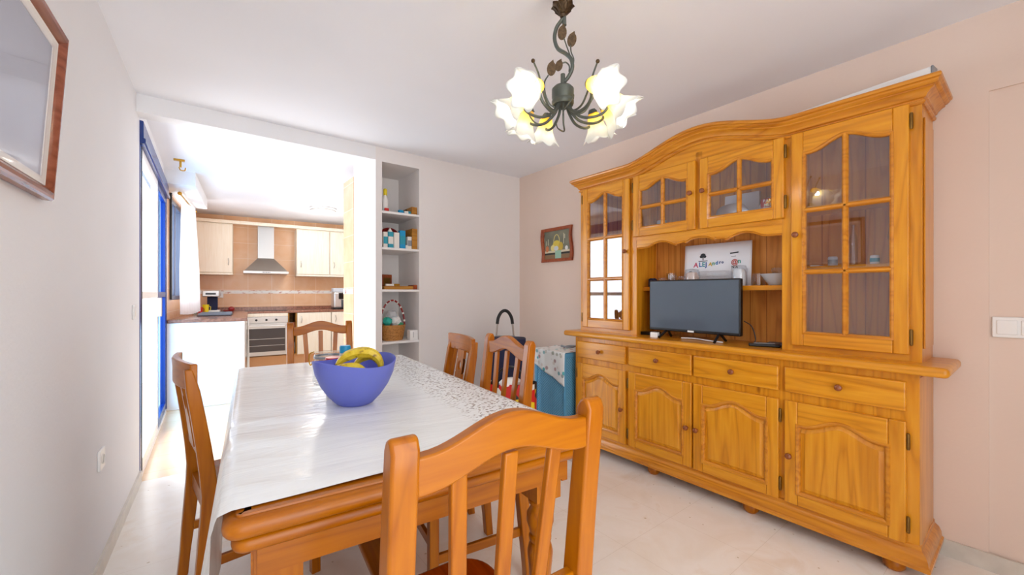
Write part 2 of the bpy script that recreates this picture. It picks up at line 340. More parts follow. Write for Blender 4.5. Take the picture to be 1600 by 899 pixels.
# ---------------------------------------------------------------- geometry builder
class G:
    def __init__(s): s.bm = bmesh.new(); s.mi = 0
    def _faces(s, vs, fs):
        V = [s.bm.verts.new(v) for v in vs]; out = []
        for f in fs:
            try:
                F = s.bm.faces.new([V[i] for i in f]); F.material_index = s.mi; out.append(F)
            except ValueError: pass
        return out
    def box(s, x0, x1, y0, y1, z0, z1, m=None):
        vs = [Vector((x, y, z)) for z in (z0, z1) for y in (y0, y1) for x in (x0, x1)]
        if m: vs = [m @ v for v in vs]
        s._faces(vs, [(0, 2, 3, 1), (4, 5, 7, 6), (0, 1, 5, 4), (2, 6, 7, 3), (0, 4, 6, 2), (1, 3, 7, 5)]); return s
    def prism(s, poly, a, b, plane='xz', m=None):
        # polygon in plane, extruded along the other axis from a to b
        def P(p, d):
            v = {'xz': (p[0], d, p[1]), 'yz': (d, p[0], p[1]), 'xy': (p[0], p[1], d)}[plane]
            v = Vector(v); return m @ v if m else v
        n = len(poly)
        vs = [P(p, a) for p in poly]+[P(p, b) for p in poly]
        fs = [tuple(range(n)), tuple(range(2*n-1, n-1, -1))]+[(i, i+n, (i+1) % n+n, (i+1) % n) for i in range(n)]
        s._faces(vs, fs); return s
    def tube(s, pts, r, seg=8, caps=True, ell=None):
        pts = [Vector(p) for p in pts]; n = len(pts)
        rs = r if isinstance(r, (list, tuple)) else [r]*n
        rings = []; up = None
        for i, p in enumerate(pts):
            t = (pts[min(i+1, n-1)]-pts[max(i-1, 0)]).normalized()
            if up is None:
                up = Vector((0, 0, 1)) if abs(t.z) < .9 else Vector((1, 0, 0))
            a = t.cross(up)
            if a.length < 1e-6: a = t.orthogonal()
            a.normalize(); b = a.cross(t).normalized(); up = b
            e = ell or (1, 1)
            rings.append([s.bm.verts.new(p+(a*cos(2*pi*k/seg)*e[0]+b*sin(2*pi*k/seg)*e[1])*rs[i]) for k in range(seg)])
        for i in range(n-1):
            for k in range(seg):
                F = s.bm.faces.new((rings[i][k], rings[i][(k+1) % seg], rings[i+1][(k+1) % seg], rings[i+1][k])); F.material_index = s.mi
        if caps:
            for q in (rings[0][::-1], rings[-1]):
                try: F = s.bm.faces.new(q); F.material_index = s.mi
                except ValueError: pass
        return s
    def lathe(s, prof, seg=24, c=(0, 0, 0), m=None, close=False, f=None):
        rings = []
        for r, z in prof:
            ring = []
            if r < 1e-6:
                v = Vector((c[0], c[1], c[2]+z)); ring = [s.bm.verts.new(m @ v if m else v)]*seg
            else:
                for k in range(seg):
                    a = 2*pi*k/seg
                    v = Vector((c[0]+r*cos(a), c[1]+r*sin(a), c[2]+z))
                    if f: v = f(v, a)
                    ring.append(s.bm.verts.new(m @ v if m else v))
            rings.append(ring)
        L = list(zip(rings, rings[1:]))
        if close: L.append((rings[-1], rings[0]))
        for A, B in L:
            for k in range(seg):
                q = [A[k], A[(k+1) % seg], B[(k+1) % seg], B[k]]
                u = []
                for v in q:
                    if v not in u: u.append(v)
                if len(u) > 2:
                    try: F = s.bm.faces.new(u); F.material_index = s.mi
                    except ValueError: pass
        if not close:
            for ring, rev in ((rings[0], True), (rings[-1], False)):
                if ring[0] is not ring[1]:
                    try: F = s.bm.faces.new(ring[::-1] if rev else ring); F.material_index = s.mi
                    except ValueError: pass
        return s
    def open_lathe(s, prof, seg=24, c=(0, 0, 0), m=None, f=None):
        n0 = len(s.bm.faces)
        s.lathe(prof, seg, c, m, False, f)
        s.bm.faces.ensure_lookup_table()
        kill = [F for F in s.bm.faces[n0:] if len(F.verts) > 4]
        bmesh.ops.delete(s.bm, geom=kill, context='FACES_ONLY'); return s
    def sweep(s, path, outs, prof, closed=False, up=(0, 0, 1)):
        # at each path point the profile (a, b) is placed at p + out*a + up*b
        ups = up if isinstance(up, list) else [up]*len(path)
        rings = [[s.bm.verts.new(Vector(p)+Vector(o)*a+Vector(u)*b) for a, b in prof] for p, o, u in zip(path, outs, ups)]
        n = len(rings); m_ = len(prof)
        for i in range(n if closed else n-1):
            A, B = rings[i], rings[(i+1) % n]
            for k in range(m_):
                try: F = s.bm.faces.new((A[k], A[(k+1) % m_], B[(k+1) % m_], B[k])); F.material_index = s.mi
                except ValueError: pass
        if not closed:
            for q in (rings[0], rings[-1][::-1]):
                try: F = s.bm.faces.new(q); F.material_index = s.mi
                except ValueError: pass
        return s
    def grid(s, f, nu, nv):
        V = [[s.bm.verts.new(f(i/nu, j/nv)) for j in range(nv+1)] for i in range(nu+1)]
        for i in range(nu):
            for j in range(nv):
                F = s.bm.faces.new((V[i][j], V[i+1][j], V[i+1][j+1], V[i][j+1])); F.material_index = s.mi
        return s
    def ball(s, c, r, sc=(1, 1, 1), seg=14, m=None):
        n = seg//2
        prof = [(r*sin(pi*i/n), -r*cos(pi*i/n)) for i in range(n+1)]
        prof[0] = (0, -r); prof[-1] = (0, r)
        T = Matrix.Translation(c) @ Matrix.Diagonal((sc[0], sc[1], sc[2], 1))
        return s.lathe(prof, seg, (0, 0, 0), (m @ T) if m else T)
    def build(s, name, mats, parent=None, loc=(0, 0, 0), rot=(0, 0, 0), bevel=0, seg=2, ang=35, sub=0, solid=0):
        bmesh.ops.recalc_face_normals(s.bm, faces=s.bm.faces)
        me = bpy.data.meshes.new(name); s.bm.to_mesh(me); s.bm.free()
        for mm in (mats if isinstance(mats, (list, tuple)) else [mats]): me.materials.append(mm)
        for p in me.polygons: p.use_smooth = True
        me.set_sharp_from_angle(angle=R(ang))
        o = bpy.data.objects.new(name, me); COL.objects.link(o)
        o.location = loc; o.rotation_euler = rot
        if parent: o.parent = parent
        if solid:
            q = o.modifiers.new('solid', 'SOLIDIFY'); q.thickness = solid; q.offset = 0
        if bevel:
            q = o.modifiers.new('bevel', 'BEVEL'); q.width = bevel; q.segments = seg; q.limit_method = 'ANGLE'; q.angle_limit = R(40)
            q.harden_normals = False
        if sub:
            q = o.modifiers.new('sub', 'SUBSURF'); q.levels = sub; q.render_levels = sub
        return o

def tag(o, label, cat, group=None, kind=None):
    o['label'] = label; o['category'] = cat
    if group: o['group'] = group
    if kind: o['kind'] = kind
    return o
def empty(name, loc, rz=0, label=None, cat=None, group=None):
    o = bpy.data.objects.new(name, None); COL.objects.link(o); o.empty_display_size = .05
    o.location = loc; o.rotation_euler = (0, 0, R(rz))
    if label: tag(o, label, cat, group)
    return o
def struct(o, label=None):
    o['kind'] = 'structure'
    if label: o['label'] = label; o['category'] = o.name.split('_')[0]
    return o
def kids(o): return [c for c in bpy.data.objects if c.parent == o]
def copy_tree(o, parent=None):
    ch = kids(o)
    c = o.copy(); COL.objects.link(c); c.parent = parent
    for k in ch: copy_tree(k, c)
    return c
def slerp(ctrl, n):
    # Catmull-Rom through control points
    P = [Vector(p) for p in ctrl]; P = [P[0]*2-P[1]]+P+[P[-1]*2-P[-2]]
    out = []
    for i in range(1, len(P)-2):
        for k in range(n):
            t = k/n; a, b, c, d = P[i-1], P[i], P[i+1], P[i+2]
            out.append(.5*((2*b)+(c-a)*t+(2*a-5*b+4*c-d)*t*t+(3*b-a-3*c+d)*t**3))
    out.append(P[-2]); return out

# ================================================================= CAMERA
HC = 1.2; TH = atan(493/636)
cd = bpy.data.cameras.new('camera'); cam = bpy.data.objects.new('camera', cd); COL.objects.link(cam)
cam.location = (0, 0, HC); cam.rotation_euler = (pi/2, 0, -TH)
cd.sensor_width = 36; cd.lens = 36*636/1600; cd.shift_y = 8.5/1600; cd.clip_start = .02
SC.camera = cam

# ================================================================= ROOM SHELL
H = 2.42
XR = 2.711; YB = 3.365; YF = -1.6
def lx(y): return -.286+.039*(y-3.488)
def bx(name, x0, x1, y0, y1, z0, z1, mat, lab=None):
    o = G().box(x0, x1, y0, y1, z0, z1).build(name, mat); return struct(o, lab)
# floors
struct(G().prism([(lx(YF)-.15, YF), (XR+.15, YF), (XR+.15, 3.96), (1.176, 3.96), (1.176, 3.47), (lx(3.49)-.15, 3.49)], -.1, 0, 'xy').build('floor', M['marble']), 'cream marble tiled floor of the dining room')
struct(G().prism([(lx(3.49)-.15, 3.49), (1.176, 3.47), (1.176, 3.96), (2.9, 3.96), (2.9, 8.2), (-.6, 8.2)], -.1, -.001, 'xy').build('floor_kitchen', M['tile_floor']), 'glossy tan tiled floor of the kitchen')
struct(G().box(-1, 3.2, YF, 8.2, H, H+.1).build('ceiling', M['ceil']), 'plain white ceiling')
# left wall (ends at the glazed door)
struct(G().prism([(lx(YF), YF), (lx(3.488), 3.488), (lx(3.488)-.12, 3.488), (lx(YF)-.12, YF)], 0, H, 'xy').build('wall_left', M['wall_white']), 'white rendered wall with the brown framed picture')
struct(G().prism([(lx(YF)+.012, YF), (lx(3.488)+.012, 3.488), (lx(3.488)-.01, 3.488), (lx(YF)-.01, YF)], 0, .07, 'xy').build('baseboard_left', M['base_marble']), 'low marble skirting of the white wall')
# right wall with a filled-in doorway recess
g = G().box(XR, XR+.12, .128, YB+.1, 0, H).box(XR, XR+.12, YF, .128, 2.075, H).box(XR+.010, XR+.12, YF, .128, 0, 2.075)
struct(g.build('wall_right', M['wall_pink']), 'peach wall behind the pine dresser')
struct(G().box(XR-.012, XR+.002, .05, YB, 0, .075).box(XR-.004, XR+.002, YF, .05, 0, .075).build('baseboard_right', M['base_marble']), 'marble skirting of the peach wall')
struct(G().box(1.25, XR+.12, -1.12, -1.0, 0, H).build('wall_rear', M['wall_pink']), 'unseen wall added behind the viewpoint to shade the peach wall')  # unseen wall, added to keep rear light off the peach wall
# back wall with shelved niche
NX0, NX1, NZ, ND = 1.2297, 1.5644, 2.303, 3.834
g = G()
g.box(1.176, NX0, YB, 3.957, 0, H); g.box(NX0, NX1, YB, 3.957, NZ, H); g.box(NX0, NX1, ND, 3.957, 0, NZ)
g.box(NX1, XR, YB, 3.957, 0, H)
wb = struct(g.build('wall_back', M['wall_back']), 'pale wall with the open shelved niche')
SH = [1.895, 1.587, 1.23, .784, .36]
for z in SH:
    o = G().box(NX0-.002, NX1+.002, YB+.004, ND+.002, z-.02, z).build('niche_shelf', M['whitepaint'], wb, bevel=.003)
struct(G().box(NX1, XR, YB-.012, YB+.002, 0, .075).box(1.176, NX0, YB-.012, YB+.002, 0, .075).build('baseboard_back', M['base_marble']), 'marble skirting of the niche wall')
struct(G().box(lx(3.4)-.1, 1.176, YB, YB+.12, 2.309, H+.02).build('beam', M['wall_white']), 'white beam over the kitchen opening')
struct(G().box(1.170, 2.6, 3.957, 4.275, 0, 2.30).build('wall_pier', M['tile_side']), 'peach tiled end of the kitchen partition')
# band of patterned tiles on the pier
struct(G().box(1.167, 1.171, 3.957, 4.275, 1.19, 1.24).build('trim_1', M['border']), 'patterned tile band on the peach partition')

# --------- kitchen frame (rotated 5 degrees)
KA = R(-5.0); KO = Vector((0, 7.85, 0)); KM = Matrix.Translation(KO) @ Matrix.Rotation(KA, 4, 'Z')
def kp(t, d, z=0): return KM @ Vector((t, -d, z))
def kroot(name, t, d, z, label=None, cat=None, group=None):
    p = kp(t, d, z); return empty(name, p, -5, label, cat, group)
struct(G().box(-.3, 3.0, 0, .12, 0, H).build('wall_kitchen', M['tile_k'], loc=KO, rot=(0, 0, KA)), 'peach tiled wall behind the cooker hood')
struct(G().box(-.2, 2.9, -.006, 0, 1.19, 1.24).build('trim_2', M['border'], loc=KO, rot=(0, 0, KA)), 'white patterned tile band on the kitchen wall')
# kitchen left wall with window opening: d from 2.15 to 1.15, z 1.13..2.24
KL = -.03
g = G().box(KL-.05, KL, -2.44, -2.25, 0, H).box(KL-.05, KL, -2.25, -1.15, 0, 1.12).box(KL-.05, KL, -2.25, -1.15, 2.26, H).box(KL-.05, KL, -1.15, .05, 0, H)
struct(g.build('wall_window_side', M['tile_side'], loc=KO, rot=(0, 0, KA)), 'kitchen wall with the blue framed window')
struct(G().box(2.75, 2.9, 3.9, 8.1, 0, H).build('wall_kitchen_right', M['wall_white']), 'white side wall of the kitchen')
# header wall above the glazed door + jamb
DA = math.atan2(kp(KL, 2.44).x-lx(3.488), kp(KL, 2.44).y-3.488)
DL = (kp(KL, 2.44)-Vector((lx(3.488), 3.488, 0))).length
D0 = Vector((lx(3.488), 3.488, 0))
struct(G().box(-.12, 0, 0, DL, 2.30, H).build('wall_header', M['wall_white'], loc=D0, rot=(0, 0, -DA)), 'white wall strip above the glazed door')
# sliding glazed door
door = empty('door_1', D0, -math.degrees(DA)); door['kind'] = 'structure'; door['label'] = 'tall glazed sliding door with dark blue frame'; door['category'] = 'door'
G().box(-.07, .004, .0, .05, 0, 2.30).box(-.03, .004, DL-.05, DL, 0, 2.30).build('door_frame', M['blue_frame'], door, bevel=.004)
G().box(-.10, .02, .0, DL, 2.17, 2.30).box(-.02, .03, 0, DL, 2.155, 2.19).build('top_rail', M['blue_frame'], door, bevel=.008)
G().box(-.10, .004, 0, DL, -.001, .03).build('sill', M['cab_white'], door)
def sash(y0, y1, x, frame, nm):
    s = G().box(x-.02, x+.02, y0, y0+.045, .03, 2.17).box(x-.02, x+.02, y1-.045, y1, .03, 2.17).box(x-.02, x+.02, y0+.045, y1-.045, .03, .1).box(x-.02, x+.02, y0+.045, y1-.045, 2.1, 2.17).box(x-.02, x+.02, y0+.045, y1-.045, 1.16, 1.21).build(nm, frame, door, bevel=.003)
    G().box(x-.003, x+.003, y0+.045, y1-.045, .1, 2.1).build('pane', M['blueglass'] if nm == 'fixed_sash' else M['winglass'], s)
sash(.10, 1.12, -.02, M['cab_white'], 'sliding_sash')
sash(1.125, DL-.05, -.02, M['blue_frame'], 'fixed_sash')
G().box(-.004, .004, .085, .1, .03, 2.17).build('seal', M['black'], door)
G().box(.0, .03, 1.07, 1.10, 1.0, 1.16).build('door_handle', M['steel'], door, bevel=.004)
# kitchen window
win = empty('window_1', kp(KL, 2.25, 0), -5); win['kind'] = 'structure'; win['label'] = 'kitchen window with dark blue frame'; win['category'] = 'window'
g = G()
for y0, y1, z0, z1 in ((0, .05, 1.12, 2.26), (1.05, 1.1, 1.12, 2.26), (.05, 1.05, 1.12, 1.17), (.05, 1.05, 2.21, 2.26), (.52, .58, 1.17, 2.21)):
    g.box(-.09, -.02, y0, y1, z0, z1)
g.build('window_frame', plain('slate_frame', '3c4860', .3), win, bevel=.004)
G().box(-.06, -.052, .05, 1.05, 1.17, 2.21).build('pane', M['winglass'], win)
G().box(-.02, .02, -.0, .03, 1.13, 2.26).build('window_seal', M['black'], win)
# lowered box over the window
struct(G().box(KL, .22, -2.62, -1.28, 2.28, H).build('trim_3', M['wall_white'], loc=KO, rot=(0, 0, KA)), 'white boxed pelmet over the kitchen window')

# ================================================================= DRESSER
DR = empty('pine_dresser', (XR-.006, 1.262, 0), -90, 'large honey pine dresser with glazed upper doors against the peach wall', 'dresser')
U = .965; VF = -.345; VU = -.285
CT = .904
# lower carcass
g = G(); g.mi = 0
g.box(-U, U, VF, 0, .13, .864)
for s in (-1, 1):
    g.prism([(s*(U-.0), VF+.0), (s*(U+.004), VF+.03), (s*(U+.004), -.02), (s*U, 0)], .15, .85, 'xy')
g.build('base_carcass', W['pz'], DR, bevel=.004)
# skirting plinth with flared foot moulding
prof = [(0, .155), (.006, .150), (.008, .135), (.02, .125), (.028, .105), (.03, .085), (.036, .08), (.036, .066), (-.02, .066), (-.02, .155)]
path = [(-U, 0, 0), (-U, VF, 0), (U, VF, 0), (U, 0, 0)]
outs = [(-1, 0, 0), (-1, -1, 0), (1, -1, 0), (1, 0, 0)]
G().sweep(path, outs, prof).build('plinth', W['moul'], DR)
for x in (-.88, -.3, .3, .88):
    for y in (-.30, -.06):
        G().lathe([(.0, .0), (.026, .0), (.038, .014), (.040, .034), (.032, .055), (.022, .072), (0, .072)], 16, (0, 0, 0)).build('bun_foot', W['cz'], DR, loc=(x, y, 0))
# worktop
G().box(-1.055, 1.055, -.395, 0, .862, CT).build('worktop', W['px'], DR, bevel=.018, seg=4)
def arch(t):
    t = abs(t)
    if t > .86: return 0
    return .5*(1+cos(pi*(t/.86)))
def inner_outline(a, z0, zs, rise, n=28, inset=0):
    # closed outline: bottom-left, bottom-right, then arched top right to left
    pts = [(-a+inset, z0+inset), (a-inset, z0+inset)]
    for i in range(n+1):
        x = a-2*a*i/n
        pts.append(((x/a)*(a-inset), zs-inset+rise*arch(x/a)))
    return pts
def outs_of(poly):
    n = len(poly); o = []
    for i in range(n):
        p0, p1, p2 = Vector(poly[i-1]), Vector(poly[i]), Vector(poly[(i+1) % n])
        d1 = (p1-p0).normalized(); d2 = (p2-p1).normalized()
        n1 = Vector((-d1.y, d1.x)); n2 = Vector((-d2.y, d2.x))
        b = (n1+n2); b = b/max(.35, b.dot(n1)) if b.length > 1e-4 else n1
        o.append((b.x, 0, b.y))
    return o
def knob(parent, x, y, z):
    m = Matrix.Rotation(pi/2, 4, 'X')
    G().lathe([(.0, 0), (.008, 0), (.007, .008), (.012, .013), (.0155, .019), (.014, .026), (.008, .031), (0, .032)], 16, (0, 0, 0), m).build('knob', W['knob'], parent, loc=(x, y, z))
def hinge(parent, x, y, z):
    g = G().lathe([(.0, -.036), (.005, -.034), (.0065, -.028), (.0065, .028), (.005, .034), (0, .036)], 10)
    g.box(-.0015, .0015, 0, .012, -.025, .025)
    g.build('hinge', M['brass'], parent, loc=(x, y, z))
def door_part(u0, u1, z0, z1, vf, kind, rows, kside, sw=.052, shoulder=.1, rise=.045, bot=.06, kz=None, hz=(.82, .12)):
    w = u1-u0; h = z1-z0; th = .022
    a = w/2-sw; zs = h/2-shoulder; zb = -h/2+bot
    d = empty_door = None
    g = G(); g.mi = 0
    g.box(-w/2, -w/2+sw, -th, 0, -h/2, h/2); g.box(w/2-sw, w/2, -th, 0, -h/2, h/2)
    g.mi = 1
    g.box(-a, a, -th, 0, -h/2, zb)
    n = 28
    top = [(-a+2*a*i/n, zs+rise*arch(-1+2*i/n)) for i in range(n+1)]
    g.prism([(a, h/2), (-a, h/2)]+top, -th, 0, 'xz')
    o = g.build('glazed_door' if kind == 'glass' else 'cupboard_door', [W['pz'], W['px']], DR, loc=((u0+u1)/2, vf, (z0+z1)/2), bevel=.005, seg=3)
    outl = inner_outline(a, zb, zs, rise)
    ou = outs_of(outl)
    pth = [(p[0], 0, p[1]) for p in outl]
    if kind == 'glass':
        mp = [(-.004, -th-.001), (.003, -th-.004), (.010, -th+.002), (.012, -th+.010), (.012, -.004), (-.004, -.004)]
        G().sweep(pth, ou, mp, closed=True, up=(0, 1, 0)).build('bead_moulding', W['moul'], o)
        g = G()
        mt = [(-.013, -th+.010), (-.010, -th+.002), (-.004, -th-.003), (.004, -th-.003), (.010, -th+.002), (.013, -th+.010), (.013, -.006), (-.013, -.006)]
        g.sweep([(0, 0, zb), (0, 0, zs+rise-.002)], [(1, 0, 0)]*2, mt, up=(0, 1, 0))
        for r_ in range(1, rows):
            zz = zb+(zs+rise*.35-zb)*r_/rows
            g.sweep([(-a, 0, zz), (a, 0, zz)], [(0, 0, 1)]*2, mt, up=(0, 1, 0))
        g.build('glazing_bar', W['moul'], o)
        poly = [(p[0], p[1]) for p in outl]
        G().prism(poly, -.010, -.007, 'xz').build('glass_pane', M['cabglass'], o, ang=60)
    else:
        mp = [(-.008, -th), (-.004, -th-.005), (.003, -th-.003), (.008, -th+.003), (.012, -th+.008), (.012, -.004), (-.008, -.004)]
        G().sweep(pth, ou, mp, closed=True, up=(0, 1, 0)).build('bead_moulding', W['moul'], o)
        # raised panel: sloped border up to a flat field
        def shr(k):
            return [(p[0]+q[0]*k, p[1]+q[2]*k) for p, q in zip(outl, ou)]
        L = [(shr(.0), -.006), (shr(.012), -.008), (shr(.030), -.016), (shr(.032), -.018)]
        g = G(); rings = []
        for pl, y in L: rings.append([g.bm.verts.new((p[0], y, p[1])) for p in pl])
        for A, B in zip(rings, rings[1:]):
            for k in range(len(A)):
                g.bm.faces.new((A[k], A[(k+1) % len(A)], B[(k+1) % len(A)], B[k]))
        g.bm.faces.new(rings[-1])
        bk = [g.bm.verts.new((p[0], -.002, p[1])) for p in L[0][0]]
        for k in range(len(bk)): g.bm.faces.new((bk[k], bk[(k+1) % len(bk)], rings[0][(k+1) % len(bk)], rings[0][k]))
        g.bm.faces.new(bk[::-1])
        g.build('raised_panel', W['pz'], o, ang=25)
    kx = (w/2-.024)*kside
    knob(o, kx, -th, (kz-(z0+z1)/2) if kz else 0)
    for q in hz: hinge(o, -(w/2+.006)*kside, -th+.006, -h/2+h*q)
    return o
for (u0, u1, ks) in ((-.927, -.482, 1), (-.456, -.006, 1), (.006, .456, -1), (.482, .927, -1)):
    door_part(u0, u1, .151, .661, VF-.001, 'panel', 0, ks, kz=.39, sw=.056, shoulder=.115, rise=.05, bot=.06, hz=(.84, .16))
    g = G().box(-(u1-u0)/2, (u1-u0)/2, -.022, 0, -.063, .063)
    dw = g.build('drawer', W['px'], DR, loc=((u0+u1)/2, VF-.001, .766), bevel=.007, seg=3)
    knob(dw, 0, -.022, 0)
# upper carcass: sides, shelves, back, face frame
ZT = 2.02
for s in (-1, 1): G().box(min(s*U, s*(U-.02)), max(s*U, s*(U-.02)), VU+.018, 0, CT, 2.05).build('side_panel', W['pz'], DR)
for x in (-.4765, .4765): G().box(x-.01, x+.01, VU+.018, -.015, CT, 2.03).build('partition_panel', W['pz'], DR)
G().box(-U+.02, U-.02, -.015, -.002, CT, 2.03).build('back_panel', W['back'], DR)
g = G()
g.box(-U+.02, U-.02, VU+.018, -.015, 2.03, 2.05)
g.box(-.4665, .4665, VU+.018, -.015, 1.575, 1.593)
for s in (-1, 1):
    for z in (1.335, 1.64): g.box(min(s*(U-.02), s*.4865), max(s*(U-.02), s*.4865), VU+.05, -.015, z-.016, z)
g.build('inner_shelf', W['px'], DR)
G().box(-.4665, .4665, -.178, -.015, 1.215, 1.243).build('open_shelf', W['px'], DR, bevel=.003)
g = G(); g.mi = 0
FT = .02
for x0, x1, zt in ((-U, -.925, 2.08), (-.492, -.445, 2.08), (-.02, .02, 2.06), (.445, .492, 2.08), (.925, U, 2.08)):
    g.box(x0, x1, VU, VU+FT, CT if abs(x0+x1) > .1 else 1.59, zt)
g.mi = 1
for s in (-1, 1):
    g.box(min(s*.492, s*.925), max(s*.492, s*.925), VU, VU+FT, CT, .935)
g.box(-.445, .445, VU, VU+FT, 1.565, 1.592)
def zarch(u):
    t = abs(u)/.50
    if t >= 1: return 0
    return .105*(.5*(1+cos(pi*t)))**.85
n = 60
top = [(U-2*U*i/n, 1.985+.0+zarch(U-2*U*i/n)+.02) for i in range(n+1)]
g.prism([(-U, 2.005), (U, 2.005)]+[(x, z+.055) for x, z in top], VU, VU+FT, 'xz')
g.build('face_frame', [W['pz'], W['px']], DR)
# scalloped valance above the open shelf
ctrl = [(-.445, 1.505), (-.36, 1.508), (-.31, 1.528), (-.255, 1.538), (-.20, 1.524), (-.158, 1.505), (-.150, 1.512), (-.10, 1.520), (-.088, 1.514), (-.05, 1.532), (0, 1.538)]
half = [(-.445, 1.505)]
vv = slerp([(a_, b_, 0) for a_, b_ in ctrl], 5)
L = [(v.x, v.y) for v in vv]
Rr = [(-x, z) for x, z in L[::-1][1:]]
edge = L+Rr
G().prism([(.445, 1.570), (-.445, 1.570)]+edge, VU+.002, VU+.018, 'xz').build('scalloped_valance', W['px'], DR)
e3 = [(x, VU+.002, z) for x, z in edge]
G().sweep(e3, [(0, 0, 1)]*len(e3), [(-.002, 0), (.006, -.006), (.010, 0)], up=(0, 1, 0)).build('valance_bead', W['moul'], DR)
# cornice
cp = [(-U, 0, 0), (-U, VU, 0)]; co = [(-1, 0, 0), (-1, -1, 0)]
n = 72
for i in range(1, n):
    u = -U+2*U*i/n; cp.append((u, VU, zarch(u))); co.append((0, -1, 0))
cp += [(U, VU, 0), (U, 0, 0)]; co += [(1, -1, 0), (1, 0, 0)]
prof = [(-.012, 1.998), (.006, 1.998), (.012, 2.004), (.012, 2.010), (.006, 2.014), (.006, 2.020), (.014, 2.024), (.018, 2.034), (.030, 2.046), (.040, 2.052), (.040, 2.058), (.046, 2.060), (.054, 2.068), (.054, 2.073), (.062, 2.077), (.064, 2.086), (.060, 2.094), (.052, 2.098), (-.012, 2.098)]
G().sweep(cp, co, prof).build('cornice', W['moul'], DR, ang=28)
# upper doors
for (u0, u1, ks) in ((-.928, -.492, 1), (.492, .928, -1)):
    door_part(u0, u1, .935, 2.008, VU-.001, 'glass', 3, ks, kz=1.493, sw=.052, shoulder=.105, rise=.05, bot=.062, hz=(.93, .07))
for (u0, u1, ks) in ((-.460, -.014, 1), (.014, .460, -1)):
    door_part(u0, u1, 1.588, 2.008, VU-.001, 'glass', 2, ks, kz=1.81, sw=.05, shoulder=.10, rise=.05, bot=.055, hz=(.82, .2))
# side fluting on the visible end
G().box(U, U+.006, VU+.03, -.03, .96, 1.95).build('end_panel', W['pz'], DR, bevel=.004)

def dr(u, v, z): return Vector((XR-.006+v, 1.262-u, z))   # dresser-local -> world

# white rolled screen on the dresser
p0 = dr(.45, -.10, 2.16); p1 = dr(.985, -.16, 2.155)
o = empty('rolled_blind', (p0+p1)/2, 0, 'long white roller blind case lying on top of the dresser', 'blind')
q = p1-p0; L_ = q.length; rz = atan2(q.y, q.x)
oo = G().box(-L_/2, L_/2, -.028, .028, -.026, .026).build('case', M['white'], o, bevel=.008, seg=3); oo.rotation_euler = (0, -.01, rz)
oo = G().box(L_/2-.002, L_/2+.006, -.03, .03, -.028, .028).build('end_cap', M['grey'], o, bevel=.004); oo.rotation_euler = (0, -.01, rz)
for a_ in (-L_/2+.05, L_/2-.14):
    oo = G().box(a_, a_+.04, -.02, .02, -.062, -.024).build('bracket', M['grey'], o); oo.rotation_euler = (0, -.01, rz)

# ================================================================= TV
tv = empty('television', (2.475, 1.335, CT), 90, 'small black flat television standing on the dresser worktop', 'television')
# local x along wall (world +y), local y -> world -x
TW, THt = .593, .336
zb = .045
G().box(-TW/2, TW/2, -.018, .018, zb, zb+THt).build('casing', M['black'], tv, bevel=.006, seg=2)
G().box(-.2, .2, -.045, -.015, zb+.05, zb+.24).build('rear_housing', M['black'], tv, bevel=.012)
G().box(-TW/2+.009, TW/2-.009, .018, .0195, zb+.018, zb+THt-.009).build('screen', plain('dark_screen', '56626f', .10), tv)  # base colour greyed to stand in for the room reflected in the panel
for s in (-1, 1):
    g = G(); g.tube([(s*.17, 0, zb+.01), (s*.175, .04, .03), (s*.18, .085, .006)], .008, 8); g.tube([(s*.17, 0, zb+.01), (s*.175, -.03, .03), (s*.18, -.06, .006)], .008, 8)
    g.build('stand_foot', M['black'], tv)
G().box(-.02, .02, .018, .021, zb+.003, zb+.014).build('logo_badge', M['white'], tv)

def tv_things():
    def rb(name, label, cat, x, y, z, w, d, h, mat, rz=0, bev=.003, parts=None, group=None):
        o = G().box(-w/2, w/2, -d/2, d/2, 0, h).build(name, mat, loc=(x, y, z), rot=(0, 0, R(rz)), bevel=bev)
        return tag(o, label, cat, group)
    r = rb('remote_control', 'black remote control lying on the worktop beside the television', 'remote', 2.47, .92, CT, .045, .15, .018, M['black'], 25, .006)
    G().box(-.014, .014, -.05, .05, .018, .0205).build('keypad', M['grey'], r)
    rb('phone_charger', 'dark grey flat gadget lying behind the remote control', 'gadget', 2.56, .87, CT, .07, .13, .02, M['darkgrey'], 10, .008)
    rb('adapter_box', 'small white adapter box under the left end of the television', 'adapter', 2.405, 1.555, CT, .035, .05, .035, M['white'], 8)
    s = rb('set_top_box', 'flat black receiver box behind the television corner', 'receiver', 2.55, 1.69, CT, .10, .12, .022, M['black'], 5)
    G().box(-.03, .03, -.045, -.02, .022, .0235).build('label_strip', M['white'], s)
    g = G().tube(slerp([(2.44, 1.13, CT+.006), (2.45, 1.22, CT+.007), (2.50, 1.33, CT+.007), (2.46, 1.40, CT+.007)], 6), .004, 6)
    tag(g.build('white_cable', M['white']), 'white cable running below the television screen', 'cable')
    g = G().tube(slerp([(2.555, 1.06, CT+.13), (2.56, 1.02, CT+.10), (2.55, .995, CT+.03), (2.54, 1.0, CT+.006), (2.6, 1.0, CT+.006)], 6), .003, 6)
    tag(g.build('black_cable', M['black']), 'thin black cable hanging beside the television', 'cable')
tv_things()

# ---------------------------------------------------------------- shelf contents
SZ = 1.243
ps = empty('speaker', (2.56, 1.672, SZ), 0, 'small dark blue speaker at the far end of the open shelf', 'speaker')
G().lathe([(0, 0), (.026, 0), (.029, .004), (.029, .052), (.025, .058), (0, .058)], 20).build('body', M['navy'], ps)
G().lathe([(0, 0), (.02, 0), (.02, .003), (0, .003)], 16).build('top_grille', M['black'], ps, loc=(0, 0, .058))

